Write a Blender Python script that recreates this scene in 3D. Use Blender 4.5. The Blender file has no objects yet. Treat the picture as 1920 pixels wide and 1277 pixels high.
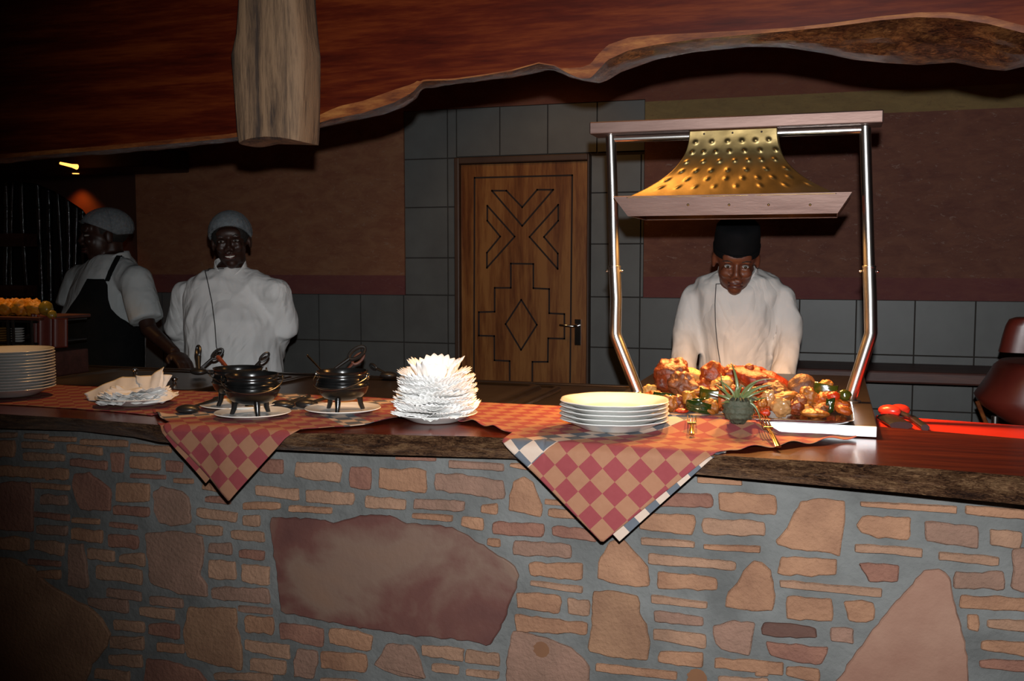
import bpy, bmesh, math, random
from mathutils import Vector, Matrix, noise
from mathutils.bvhtree import BVHTree
random.seed(7)
C = bpy.context.scene.collection
V = Vector
pi = math.pi
# ---------------------------------------------------------------- camera model (x right, y into the room, z up)
FPX = 1884.0; YAW = math.radians(17.694); PITCH = math.radians(4.444); CAM = V((0, 0, 1.42))
FW = V((-math.sin(YAW)*math.cos(PITCH), math.cos(YAW)*math.cos(PITCH), -math.sin(PITCH)))
RT = V((math.cos(YAW), math.sin(YAW), 0)); UP = RT.cross(FW)
def at(px, py, Y=None, Z=None):
    d = FW + RT*((px-960)/FPX) - UP*((py-638.5)/FPX)
    t = (Y-CAM.y)/d.y if Y is not None else (Z-CAM.z)/d.z
    return CAM + d*t
def pxm(p):   # metres per pixel at a point
    return (V(p)-CAM).dot(FW)/FPX
cam = bpy.data.cameras.new('camera'); cam.sensor_width = 36; cam.lens = FPX/1920*36; cam.clip_start = .05
co = bpy.data.objects.new('camera', cam); C.objects.link(co)
m = Matrix((RT, UP, -FW)).transposed().to_4x4(); m.translation = CAM; co.matrix_world = m
bpy.context.scene.camera = co

# ---------------------------------------------------------------- objects, labels
def mw(o):
    if o is None: return Matrix.Identity(4)
    return mw(o.parent) @ (o.matrix_parent_inverse if o.parent else Matrix.Identity(4)) @ o.matrix_basis
def T(o, label=None, cat=None, group=None, kind=None):
    if label: o['label'] = label
    if cat: o['category'] = cat
    if group: o['group'] = group
    if kind: o['kind'] = kind
    return o
def empty(name, loc, label, cat, group=None, rz=0):
    o = bpy.data.objects.new(name, None); C.objects.link(o); o.location = loc; o.rotation_euler = (0, 0, rz)
    o.empty_display_size = .05
    return T(o, label, cat, group)
def copy_tree(o, parent=None):
    c = o.copy(); C.objects.link(c)
    if parent: c.parent = parent
    for ch in list(o.children): copy_tree(ch, c)
    return c
class MB:
    def __init__(s): s.v = []; s.f = []; s.mi = []
    def add(s, vs, fs, mi=0):
        n = len(s.v); s.v += [tuple(p) for p in vs]; s.f += [tuple(i+n for i in f) for f in fs]; s.mi += [mi]*len(fs); return s
    def box(s, a, b, mi=0, M=None):
        x0, y0, z0 = a; x1, y1, z1 = b
        vs = [V(p) for p in ((x0,y0,z0),(x1,y0,z0),(x1,y1,z0),(x0,y1,z0),(x0,y0,z1),(x1,y0,z1),(x1,y1,z1),(x0,y1,z1))]
        if M: vs = [M @ p for p in vs]
        return s.add(vs, [(3,2,1,0),(4,5,6,7),(0,1,5,4),(1,2,6,5),(2,3,7,6),(3,0,4,7)], mi)
    def loft(s, rings, seg=20, cap=True, mi=0, closed=False, e=1.0):
        vs = []
        for (c, A, B) in rings:
            c = V(c); A = V(A); B = V(B)
            for k in range(seg):
                t = 2*pi*k/seg; cc, ss = math.cos(t), math.sin(t)
                if e != 1: cc = math.copysign(abs(cc)**e, cc); ss = math.copysign(abs(ss)**e, ss)
                vs.append(c+A*cc+B*ss)
        n = len(rings); fs = []
        for i in range(n if closed else n-1):
            j = (i+1) % n
            for k in range(seg):
                l = (k+1) % seg; fs.append((i*seg+k, i*seg+l, j*seg+l, j*seg+k))
        if cap and not closed: fs.append(tuple(range(seg))[::-1]); fs.append(tuple((n-1)*seg+k for k in range(seg)))
        return s.add(vs, fs, mi)
    def tube(s, pts, r, seg=10, cap=True, mi=0, closed=False, flat=1.0):
        pts = [V(p) for p in pts]; n = len(pts)
        rs = r if isinstance(r, (list, tuple)) else [r]*n
        rings = []; N = None
        for i, p in enumerate(pts):
            a = pts[i-1] if (i > 0 or closed) else p; b = pts[(i+1) % n] if (i < n-1 or closed) else p
            t = (b-a).normalized()
            if N is None:
                N = t.orthogonal().normalized()
                if abs(t.z) < .9: N = (V((0,0,1))-t*t.z).normalized()
            else:
                N = N-t*N.dot(t); N = N.normalized() if N.length > 1e-6 else t.orthogonal().normalized()
            B = t.cross(N); rings.append((p, N*rs[i]*flat, B*rs[i]))
        return s.loft(rings, seg, cap, mi, closed)
    def lathe(s, prof, c=(0,0,0), seg=48, mi=0, rf=None):
        c = V(c); vs = []; fs = []
        for (r, z) in prof:
            for k in range(seg):
                t = 2*pi*k/seg; q = r*(rf(t, r) if rf else 1)
                vs.append(c+V((q*math.cos(t), q*math.sin(t), z)))
        for i in range(len(prof)-1):
            for k in range(seg):
                l = (k+1) % seg; fs.append((i*seg+k, i*seg+l, (i+1)*seg+l, (i+1)*seg+k))
        fs.append(tuple(range(seg))[::-1]); fs.append(tuple((len(prof)-1)*seg+k for k in range(seg)))
        return s.add(vs, fs, mi)
    def ell(s, c, r, M=None, seg=20, rings=12, mi=0):
        c = V(c); vs = []; fs = []; M = M or Matrix.Identity(3)
        for i in range(1, rings):
            a = pi*i/rings
            for k in range(seg):
                t = 2*pi*k/seg
                vs.append(c+M @ V((r[0]*math.sin(a)*math.cos(t), r[1]*math.sin(a)*math.sin(t), r[2]*math.cos(a))))
        vs.append(c+M @ V((0,0,r[2]))); vs.append(c+M @ V((0,0,-r[2]))); nt = len(vs)-2
        for i in range(rings-2):
            for k in range(seg):
                l = (k+1) % seg; fs.append((i*seg+k, (i+1)*seg+k, (i+1)*seg+l, i*seg+l))
        for k in range(seg):
            l = (k+1) % seg; fs.append((nt, k, l)); fs.append((nt+1, (rings-2)*seg+l, (rings-2)*seg+k))
        return s.add(vs, fs, mi)
    def grid(s, fn, nu, nv, mi=0):
        vs = [fn(i/nu, j/nv) for j in range(nv+1) for i in range(nu+1)]
        fs = [(j*(nu+1)+i, j*(nu+1)+i+1, (j+1)*(nu+1)+i+1, (j+1)*(nu+1)+i) for j in range(nv) for i in range(nu)]
        return s.add(vs, fs, mi)
    def build(s, name, mats, parent=None, smooth=True, bevel=0, solid=0, sub=0, origin=True, uv=None, angle=40, solid_off=0):
        me = bpy.data.meshes.new(name)
        vs = [V(p) for p in s.v]
        Mp = mw(parent); ctr = V((0,0,0))
        if origin and vs:
            lo = V([min(p[i] for p in vs) for i in range(3)]); hi = V([max(p[i] for p in vs) for i in range(3)])
            ctr = (lo+hi)/2; ctr.z = lo.z if parent is None else ctr.z
        me.from_pydata([tuple(p-ctr) for p in vs], [], s.f)
        if not isinstance(mats, (list, tuple)): mats = [mats]
        for mt in mats: me.materials.append(mt)
        for p, mi in zip(me.polygons, s.mi): p.material_index = mi; p.use_smooth = smooth
        if uv:
            l = me.uv_layers.new(name='UVMap')
            for p in me.polygons:
                for li in p.loop_indices: l.data[li].uv = uv[me.loops[li].vertex_index]
        me.update()
        if smooth and angle < 180: me.set_sharp_from_angle(angle=math.radians(angle))
        o = bpy.data.objects.new(name, me); C.objects.link(o)
        if parent: o.parent = parent; o.matrix_parent_inverse = Mp.inverted()
        o.location = ctr
        if solid: q = o.modifiers.new('s', 'SOLIDIFY'); q.thickness = solid; q.offset = solid_off
        if bevel: q = o.modifiers.new('b', 'BEVEL'); q.width = bevel; q.segments = 2; q.limit_method = 'ANGLE'
        if sub: q = o.modifiers.new('u', 'SUBSURF'); q.levels = sub; q.render_levels = sub
        return o
def remeshed(mb, voxel, smooth=4, fn=None):
    """union of closed shapes -> one continuous skin, returned as an MB"""
    me = bpy.data.meshes.new('tmp'); me.from_pydata(mb.v, [], mb.f); me.update()
    o = bpy.data.objects.new('tmp', me); C.objects.link(o)
    q = o.modifiers.new('r', 'REMESH'); q.mode = 'VOXEL'; q.voxel_size = voxel; q.use_smooth_shade = True
    if smooth: q = o.modifiers.new('s', 'SMOOTH'); q.factor = .5; q.iterations = smooth
    bpy.context.view_layer.update()
    dg = bpy.context.evaluated_depsgraph_get(); ev = o.evaluated_get(dg).to_mesh()
    r = MB(); vs = [v.co.copy() for v in ev.vertices]; ns = [v.normal.copy() for v in ev.vertices]
    if fn: vs = [p+n*fn(p, n) for p, n in zip(vs, ns)]
    r.add(vs, [tuple(p.vertices) for p in ev.polygons])
    o.to_mesh_clear() if hasattr(o, 'to_mesh_clear') else None
    bpy.data.objects.remove(o); bpy.data.meshes.remove(me)
    return r
def nz(p, s, seed=0): return noise.noise(V(p)*s+V((seed, seed*1.7, -seed)))

# ---------------------------------------------------------------- materials
class NT:
    def __init__(s, name):
        s.m = bpy.data.materials.new(name); s.m.use_nodes = True; s.t = s.m.node_tree
        s.b = s.t.nodes['Principled BSDF']; s.out = s.t.nodes['Material Output']
    def n(s, ty, **k):
        x = s.t.nodes.new(ty)
        for a, b in k.items(): setattr(x, a, b)
        return x
    def l(s, a, b): s.t.links.new(a, b)
    def put(s, inp, v):
        if isinstance(v, bpy.types.NodeSocket): s.l(v, inp)
        else: inp.default_value = v
    def ma(s, op, a, b=0.0, c=0.0, clamp=False):
        x = s.n('ShaderNodeMath', operation=op); x.use_clamp = clamp
        for i, q in enumerate((a, b, c)): s.put(x.inputs[i], q)
        return x.outputs[0]
    def obj(s, scale=(1,1,1), rot=(0,0,0), src='Object'):
        tc = s.n('ShaderNodeTexCoord'); mp = s.n('ShaderNodeMapping'); mp.inputs['Scale'].default_value = scale; mp.inputs['Rotation'].default_value = rot
        s.l(tc.outputs[src], mp.inputs[0]); return mp.outputs[0]
    def noise(s, vec, scale, detail=4, rough=.55, dist=0):
        x = s.n('ShaderNodeTexNoise'); x.inputs['Scale'].default_value = scale; x.inputs['Detail'].default_value = detail
        x.inputs['Roughness'].default_value = rough; x.inputs['Distortion'].default_value = dist; s.l(vec, x.inputs['Vector']); return x.outputs[0]
    def ramp(s, f, stops):
        x = s.n('ShaderNodeValToRGB'); e = x.color_ramp.elements
        while len(e) < len(stops): e.new(.5)
        for i, (p, c) in enumerate(stops): e[i].position = p; e[i].color = (*c, 1)
        s.put(x.inputs[0], f); return x.outputs[0]
    def mix(s, f, a, b):
        x = s.n('ShaderNodeMix', data_type='RGBA'); s.put(x.inputs[0], f)
        for i, q in ((6, a), (7, b)):
            s.put(x.inputs[i], q if isinstance(q, bpy.types.NodeSocket) else (*q, 1))
        return x.outputs[2]
    def bump(s, h, st=.3, dist=.01):
        x = s.n('ShaderNodeBump'); x.inputs['Strength'].default_value = st; x.inputs['Distance'].default_value = dist
        s.l(h, x.inputs['Height']); s.l(x.outputs[0], s.b.inputs['Normal'])
    def fin(s, col=None, rough=.5, metal=0, spec=None, coat=0, emit=None, es=1):
        if col is not None: s.put(s.b.inputs['Base Color'], col if isinstance(col, bpy.types.NodeSocket) else (*col, 1))
        s.put(s.b.inputs['Roughness'], rough); s.b.inputs['Metallic'].default_value = metal
        if spec is not None: s.b.inputs['Specular IOR Level'].default_value = spec
        if coat: s.b.inputs['Coat Weight'].default_value = coat; s.b.inputs['Coat Roughness'].default_value = .08
        if emit: s.b.inputs['Emission Color'].default_value = (*emit, 1); s.b.inputs['Emission Strength'].default_value = es
        return s.m
def plain(name, c1, c2=None, scale=8, rough=.5, metal=0, bump=0, bscale=None, coat=0, spec=None, stretch=(1,1,1), dist=.005):
    t = NT(name); v = t.obj(stretch); f = t.noise(v, scale, 5)
    col = t.ramp(f, [(.3, c1), (.7, c2 or tuple(x*.75 for x in c1))])
    if bump: t.bump(t.noise(v, bscale or scale*3, 6, .6), bump, dist)
    return t.fin(col, rough, metal, spec, coat)
def wood(name, cs, sc=(1.2, 14, 14), rough=.35, coat=0, bump=.1, det=6, nsc=2.2, spec=None, lo=.40, wd=.28):
    t = NT(name); v = t.obj(sc); f = t.noise(v, nsc, det, .6, .6); g = t.noise(v, nsc*6, 4, .7)
    h = t.ma('MULTIPLY_ADD', g, .35, t.ma('MULTIPLY', f, .75))
    k = len(cs); col = t.ramp(h, [(lo+wd*i/(k-1), c) for i, c in enumerate(cs)])
    t.bump(h, bump, .004); return t.fin(col, rough, 0, spec, coat)

M = {}
M['mortar'] = plain('mortar', (.148,.150,.145), (.082,.083,.080), 7, .9, bump=.8, bscale=22, dist=.012)
M['stones'] = [plain('stone%d' % i, a, b, 9, .85, bump=.9, bscale=90, dist=.006) for i, (a, b) in enumerate([
    ((.32,.165,.092), (.19,.09,.05)), ((.32,.178,.11), (.19,.105,.065)), ((.235,.108,.07), (.145,.06,.042)), ((.245,.135,.095), (.155,.088,.06)),
    ((.27,.145,.08), (.18,.09,.05))])]
def big_dark():
    t = NT('dark sandstone'); v = t.obj(); f = t.noise(v, 3.2, 5, .5, .4); g = t.noise(v, 60, 4)
    c = t.ramp(f, [(.42, (.07,.022,.018)), (.5, (.10,.035,.026)), (.58, (.145,.085,.06)), (.75, (.17,.09,.055))])
    t.bump(g, .25, .004); return t.fin(c, .7)
M['dark_stone'] = big_dark()
M['pale_stone'] = plain('pale stone', (.26,.145,.10), (.19,.09,.06), 6, .85, bump=.5, bscale=50)
M['spot'] = plain('brown spot', (.17,.075,.03), (.14,.06,.03), 10, .9)
M['tile'] = plain('grey tile', (.125,.128,.122), (.098,.098,.094), 5, .45, bump=.15, bscale=12, dist=.003)
M['grout'] = plain('grout', (.045,.035,.03), (.03,.025,.02), 5, .9)
def plaster(name, a, b, c):
    t = NT(name); v = t.obj((1,1,2.2)); f = t.noise(v, 7, 8, .7, .5); g = t.noise(v, 24, 6, .7, 1.0)
    col = t.mix(t.ma('GREATER_THAN', g, .62), t.ramp(f, [(.35, a), (.65, b)]), c)
    t.bump(g, .5, .006); return t.fin(col, .8)
M['plaster'] = plaster('terracotta plaster', (.19,.065,.032), (.26,.115,.055), (.25,.13,.08))
M['plaster_r'] = plaster('brown plaster', (.13,.042,.028), (.19,.072,.042), (.22,.12,.09))
M['maroon'] = plaster('maroon band', (.14,.035,.035), (.17,.05,.04), (.17,.06,.055))
M['ochre'] = plaster('ochre band', (.19,.12,.045), (.24,.155,.055), (.17,.10,.04))
M['redbrown'] = plaster('red brown band', (.15,.042,.025), (.18,.06,.03), (.17,.07,.045))
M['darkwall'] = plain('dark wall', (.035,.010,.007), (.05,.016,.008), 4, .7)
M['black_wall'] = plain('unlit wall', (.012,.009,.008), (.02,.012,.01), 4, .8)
M['beam'] = wood('red polished timber', [(.016,.0012,.0006), (.046,.005,.0013), (.092,.016,.003)], (.8, 9, 9),   .45, 0, .04, spec=.1, lo=.36, wd=.36)
M['sap'] = wood('golden sapwood', [(.05,.010,.003), (.12,.032,.007), (.21,.078,.018)], (2, 10, 10), .6, 0, .1, spec=.2)
def bark(name, cs, sc, st, gs=34, rough=.3, coat=0, dist=.03):
    t = NT(name); v = t.obj(sc); f = t.noise(v, 7, 8, .75, .8); g = t.noise(v, gs, 8, .75, 1.5)
    h = t.ma('MULTIPLY_ADD', g, .5, t.ma('MULTIPLY', f, .5))
    col = t.ramp(h, [(.42, cs[0]), (.5, cs[1]), (.58, cs[2])]); t.bump(h, st, dist)
    return t.fin(col, rough, 0, .45)
M['bark'] = bark('varnished bark edge', [(.026,.008,.005), (.085,.028,.011), (.20,.075,.024)], (1, 2.5, 2.5), 1.0, 45, .22, .0, .05)
M['slab'] = wood('red polished slab', [(.028,.0035,.0015), (.062,.008,.0025), (.10,.017,.004)], (1.0, 10, 10), .24, .08, .04, spec=.4)
M['slab_edge'] = bark('rough slab edge', [(.025,.012,.009), (.14,.065,.032), (.36,.20,.10)], (1.3, 5, 5), 1.0, 50, .27, .0, .04)
M['weathered'] = wood('weathered timber', [(.026,.013,.007), (.09,.049,.024), (.165,.094,.048)], (16, 16, 1.3), .8, 0, 1.0, 8, 2.0, lo=.42, wd=.2)
M['door'] = wood('varnished pine door', [(.10,.026,.006), (.20,.068,.017), (.30,.125,.034)], (7, 7, .7), .35, .3, .08, 4, 1.6, lo=.38, wd=.26)
M['doorframe'] = plain('dark door frame', (.075,.035,.017), (.05,.022,.012), 6, .5)
M['groove'] = plain('groove', (.02,.008,.005), (.015,.006,.004), 6, .8)
M['steel'] = plain('brushed steel', (.62,.60,.58), (.54,.52,.50), 40, .26, 1, bump=.03, bscale=200, stretch=(.05,1,1))
M['steel_tube'] = plain('steel tube', (.75,.73,.70), (.68,.66,.63), 40, .24, 1)
M['steel_dark'] = plain('dark steel top', (.20,.16,.13), (.15,.12,.10), 14, .33, 1, bump=.05, bscale=20)
M['chrome'] = plain('chrome', (.8,.8,.8), (.75,.75,.75), 10, .12, 1)
M['pinksteel'] = plain('warm toned steel', (.175,.115,.098), (.13,.082,.07), 30, .5, 1, bump=.08, bscale=90, stretch=(.2,1,1))
M['brass'] = plain('hammered brass', (.27,.195,.085), (.20,.14,.055), 12, .42, 1, bump=.06, bscale=50)
M['china'] = plain('white china', (.80,.80,.77), (.76,.76,.73), 5, .22, coat=.3)
M['paper'] = plain('white paper', (.86,.85,.83), (.80,.79,.77), 30, .9)
M['iron'] = plain('black cast iron', (.004,.004,.004), (.008,.008,.008), 30, .22, 0, bump=.12, bscale=120, spec=.6, dist=.002)
M['black'] = plain('black plastic', (.012,.012,.012), (.018,.016,.015), 20, .35)
M['wire'] = plain('wire', (.35,.34,.32), (.28,.27,.25), 20, .3, 1)
M['red'] = plain('red laminate', (.62,.035,.018), (.55,.03,.015), 6, .3)
M['darkred'] = plain('dark red vinyl', (.13,.02,.012), (.09,.013,.009), 6, .35)
M['bench'] = wood('dark bench wood', [(.05,.016,.012), (.09,.03,.022), (.13,.045,.03)], (1, 8, 8), .5)
M['skin'] = plain('dark brown skin', (.035,.014,.009), (.028,.011,.007), 12, .45, spec=.4)
M['skin_man'] = plain('brown skin', (.105,.032,.015), (.085,.026,.012), 12, .45, spec=.4)
M['lips'] = plain('lips', (.07,.022,.018), (.06,.018,.015), 12, .35)
M['eye'] = plain('eye white', (.30,.28,.26), (.27,.25,.23), 4, .2)
M['iris'] = plain('iris', (.01,.006,.004), (.01,.006,.004), 4, .15)
M['teeth'] = plain('teeth', (.8,.76,.68), (.75,.7,.62), 4, .25)
M['hair'] = plain('black hair', (.008,.007,.006), (.014,.012,.01), 60, .7, bump=.6, bscale=120)
M['linen'] = plain('white jacket cloth', (.74,.73,.71), (.68,.67,.66), 5, .85, bump=.12, bscale=90)
M['linen2'] = plain('white blouse cloth', (.50,.53,.53), (.45,.48,.48), 5, .85, bump=.12, bscale=90)
M['piping'] = plain('grey piping', (.06,.055,.055), (.05,.045,.045), 5, .8)
M['apron'] = plain('black apron', (.006,.007,.007), (.009,.009,.009), 20, .9, spec=.1)
M['hatblack'] = plain('black cap', (.003,.0035,.004), (.005,.005,.006), 20, .9, spec=.08)
M['trousers'] = plain('dark trousers', (.02,.02,.022), (.015,.015,.016), 20, .9)
M['pvc'] = plain('black glossy tube', (.008,.009,.012), (.012,.013,.016), 10, .08, bump=.35, bscale=14, dist=.02, spec=.8)
M['floor'] = plain('dark floor', (.06,.04,.03), (.045,.03,.022), 5, .5)
M['ceil'] = wood('dark ceiling boards', [(.045,.014,.008), (.075,.025,.012), (.1,.035,.016)], (1, 8, 8), .5)
def linen(name, a, b):
    t = NT(name); v = t.obj((1,1,.7)); f = t.noise(v, 5, 2, .45, 1.8); g = t.noise(v, 14, 2, .5, 1.2)
    r = t.ma('ABSOLUTE', t.ma('SUBTRACT', f, .5)); r2 = t.ma('ABSOLUTE', t.ma('SUBTRACT', g, .5))
    t.bump(t.ma('MULTIPLY_ADD', r2, .15, r), .30, .07); return t.fin(t.ramp(t.noise(v, 5, 3), [(.3, a), (.7, b)]), .85)
M['linen3'] = linen('cream jacket cloth', (.56,.54,.51), (.51,.49,.47)); M['linen'] = linen('white creased jacket cloth', (.74,.73,.71), (.68,.67,.66)); M['linen2'] = linen('white creased blouse cloth', (.46,.49,.49), (.42,.45,.45))
def hairnet():
    t = NT('white hair net'); t.fin((.24,.27,.29), .85)
    f = t.noise(t.obj((1,1,1)), 70, 3); tr = t.n('ShaderNodeBsdfTransparent'); mx = t.n('ShaderNodeMixShader')
    t.put(mx.inputs[0], t.ma('MULTIPLY_ADD', f, .8, .12, True)); t.l(tr.outputs[0], mx.inputs[1]); t.l(t.b.outputs[0], mx.inputs[2]); t.l(mx.outputs[0], t.out.inputs[0])
    return t.m
M['net'] = hairnet()
def cloth_mat(name, c=.0375, band=(.223,.298), band2=(9,10), allband=False):
    t = NT(name); tc = t.n('ShaderNodeTexCoord'); sp = t.n('ShaderNodeSeparateXYZ'); t.l(tc.outputs['UV'], sp.inputs[0])
    a, b = sp.outputs[0], sp.outputs[1]
    ck = t.ma('MODULO', t.ma('ADD', t.ma('FLOOR', t.ma('DIVIDE', a, c)), t.ma('FLOOR', t.ma('DIVIDE', b, c))), 2)
    ck = t.ma('ABSOLUTE', ck)
    nv = t.n('ShaderNodeMapping'); nv.inputs['Scale'].default_value = (1,1,1); t.l(tc.outputs['UV'], nv.inputs[0])
    f = t.noise(nv.outputs[0], 60, 4); g = t.noise(nv.outputs[0], 1400, 2)
    main = t.mix(ck, t.mix(f, (.235,.10,.052), (.285,.135,.075)), t.mix(f, (.185,.026,.03), (.22,.038,.042)))
    bd = t.mix(ck, t.mix(f, (.42,.31,.24), (.47,.37,.30)), t.mix(f, (.065,.075,.088), (.10,.11,.13)))
    if allband: col = bd
    else:
        ia = t.ma('MULTIPLY', t.ma('GREATER_THAN', a, band[0]), t.ma('LESS_THAN', a, band[1]))
        ib = t.ma('MULTIPLY', t.ma('GREATER_THAN', b, band2[0]), t.ma('LESS_THAN', b, band2[1]))
        col = t.mix(t.ma('MAXIMUM', ia, ib), main, bd)
    t.bump(g, .25, .002); return t.fin(col, .9)
# ================================================================ SETTING
WY = 5.93
ZT = 1.03      # top of the wooden counter
def zat(px, py, Y=WY): return at(px, py, Y=Y).z
def xat(px, py, Y=WY): return at(px, py, Y=Y).x
def poly_prism(mb, pts, y0, y1, mi=0):      # pts in (x,z), front at y0
    n = len(pts); vs = [(x, y0, z) for x, z in pts]+[(x, y1, z) for x, z in pts]
    fs = [tuple(range(n))]+[(i, i+n, (i+1) % n+n, (i+1) % n) for i in range(n)]
    return mb.add(vs, fs, mi)
xl = xat(258, 450); XR = 2.3
g = MB()
g.box((xl, WY+.012, 0), (XR, WY+.2, 2.9), 1)
# tiles of the back wall: each tile a slightly raised quad with grout between
TS = .305
z0 = zat(1719, 563)
def tiles(mb, x0, x1, zs, xg):
    for (za, zb) in zs:
        k = math.floor((x0-xg)/TS)
        while xg+k*TS < x1:
            a = max(x0, xg+k*TS); b = min(x1, xg+(k+1)*TS); k += 1
            if b-a < .02: continue
            mb.box((a+.004, WY, za+.004), (b-.004, WY+.015, zb-.004), 0)
low = [(z0-TS*(k+1), z0-TS*k) for k in range(7)]
dxl, dxr = xat(857, 500), xat(1107, 500)
dzt = zat(980, 293)
tiles(g, xl, dxl, low, xat(598, 600)); tiles(g, dxr, XR, low, xat(1199.5, 600))
pl, pr = xat(759, 450), xat(1207.5, 450)
lx = xat(1199.5, 600)
ztop = zat(1200, 186.7)
zz = [z0]+[zat(797, y) for y in (483.6, 388.9, 298.3)]+[ztop]
tiles(g, pl, dxl, list(zip(zz[:-1], zz[1:])), pl-.01)
zr = [z0]+[zat(1150, y) for y in (457.4, 360.9, 290)]
tiles(g, dxr, pr, list(zip(zr[:-1], zr[1:])), lx)
tiles(g, dxl, pr, [(zat(1000, 290), ztop)], xat(1027, 240))
# painted plaster panels
def pan(x0, x1, za, zb, mi): g.box((x0, WY-.006, za), (x1, WY+.02, zb), mi)
pan(xl, pl, z0, zat(650, 516), 3); pan(xl, pl, zat(650, 516), 2.9, 2)
pan(pl, pr, ztop, 2.9, 6)
zb1, zb2, zb3 = zat(1500, 520), zat(1500, 219), zat(1500, 177)
pan(pr, XR, z0, zb1, 3); pan(pr, XR, zb1, zb2, 4); pan(pr, XR, zb2, zb3, 5); pan(pr, XR, zb3, 2.9, 6)
T(g.build('wall_back', [M['tile'], M['grout'], M['plaster'], M['maroon'], M['plaster_r'], M['ochre'], M['redbrown']], smooth=False), 'grey tiled back wall with terracotta and ochre painted panels', kind='structure')
# left part of the back wall with an arched opening
g = MB(); arch = [(-560,900),(-520,560),(-420,420),(-300,365),(-200,345),(-100,333),(0,334),(70,345),(105,360),(155,393),(178,425),(195,470),(205,560),(206,900)]
ap = [at(x, y, Y=WY) for x, y in arch]
ap[0].z = 0; ap[-1].z = 0; ap[-1].x = ap[-2].x+.001; ap[0].x = ap[1].x-.001
for a, b in zip(ap[:-1], ap[1:]):
    if abs(b.x-a.x) > .005: g.add([(a.x, WY, a.z), (b.x, WY, b.z), (b.x, WY, 2.9), (a.x, WY, 2.9)], [(0,1,2,3)])
    g.add([(a.x, WY, a.z), (b.x, WY, b.z), (b.x, WY+.3, b.z), (a.x, WY+.3, a.z)], [(0,1,2,3)])
g.box((ap[-1].x, WY, 0), (xl, WY+.3, 2.9)); g.box((-10, WY, 0), (ap[0].x, WY+.3, 2.9))
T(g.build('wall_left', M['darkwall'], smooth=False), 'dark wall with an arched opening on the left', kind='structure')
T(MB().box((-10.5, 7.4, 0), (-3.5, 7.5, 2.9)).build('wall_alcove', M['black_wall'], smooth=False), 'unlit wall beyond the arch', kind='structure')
T(MB().box((-10, -1.5, -.1), (XR+.2, 7.5, 0)).build('floor', M['floor'], smooth=False), 'dark floor', kind='structure')
T(MB().box((-10, -1.5, 2.9), (XR+.2, 7.5, 3.0)).build('ceiling', M['ceil'], smooth=False), 'dark boarded ceiling', kind='structure')
T(MB().box((XR, 0.5, 0), (XR+.2, 7.5, 2.9)).build('wall_right', M['plaster_r'], smooth=False), 'brown side wall', kind='structure')
# timber soffit over the alcove, carrying the small downlights
sz = at(142, 325, Y=5.72).z
so = MB(); so.box((-9, 5.45, sz), (xat(300, 330, 5.6), WY-.01, sz+.14)); so.box((-9, 5.4, sz+.13), (xat(262, 330, 5.6), 5.5, sz+.5))
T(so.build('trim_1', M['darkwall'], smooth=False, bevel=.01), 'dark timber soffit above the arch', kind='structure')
# ---- door
dt = empty('door_1', at(985, 712, Y=WY).xy.to_3d(), 'varnished wooden door with carved zigzag, stepped and diamond grooves', None)
dt['kind'] = 'structure'
g = MB(); fw = .045
x0, x1 = dxl, dxr; zt = dzt
fx0, fx1, fz = xat(866, 500), xat(1103, 500), zat(980, 305)
g.box((x0, WY-.05, 0), (fx0, WY+.02, zt)); g.box((fx1, WY-.05, 0), (x1, WY+.02, zt)); g.box((fx0-.002, WY-.05, fz), (fx1+.002, WY+.02, zt))
g.build('door_frame', M['doorframe'], dt, smooth=False, bevel=.006)
g = MB().box((fx0+.003, WY-.02, .01), (fx1-.003, WY+.015, fz-.004)); leaf = g.build('door_leaf', M['door'], dt, smooth=False, bevel=.003)
g = MB()
def groove(pts, closed=True, w=.005):
    P = [V((xat(820+x/2.776, 260+y/2.776), 0, zat(820+x/2.776, 260+y/2.776))) for x, y in pts]
    n = len(P)
    for i in range(n if closed else n-1):
        a, b = P[i], P[(i+1) % n]; d = (b-a).normalized(); q = V((-d.z, 0, d.x))*w; e = d*w*.9
        g.add([(p.x, WY-.0225+s, p.z) for s in (0, .004) for p in (a-e-q, b+e-q, b+e+q, a-e+q)], [(0,1,2,3),(0,1,5,4),(1,2,6,5),(2,3,7,6),(3,0,4,7)])
groove([(196,1400),(200,205),(707,192),(694,1400)], False)
groove([(290,272),(365,272),(447,358),(525,267),(608,267),(447,455)])
groove([(266,350),(408,510),(264,672),(264,594),(333,510),(266,428)])
groove([(634,345),(634,428),(560,512),(632,598),(631,678),(485,512)])
groove([(388,650),(505,652),(505,778),(587,782),(587,908),(666,912),(666,1040),(582,1038),(580,1160),(500,1160),(498,1400)], False)
groove([(388,650),(388,776),(304,776),(304,900),(222,902),(222,1024),(302,1026),(303,1152),(382,1156),(382,1400)], False)
groove([(442,838),(523,968),(441,1098),(361,964)])
g.build('carved_groove', M['groove'], leaf, smooth=False)
hp = at(1083, 617, Y=WY-.03)
g = MB(); g.box((hp.x-.02, WY-.03, hp.z-.1), (hp.x+.02, WY-.018, hp.z+.06))
hl = g.build('handle_plate', M['chrome'], dt, smooth=False, bevel=.004)
g = MB(); g.tube([(hp.x, WY-.025, hp.z+.02), (hp.x, WY-.075, hp.z+.02), (hp.x-.015, WY-.085, hp.z+.02), (hp.x-.10, WY-.08, hp.z+.025)], [.009,.009,.009,.007])
g.build('door_handle', M['chrome'], hl)
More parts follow.
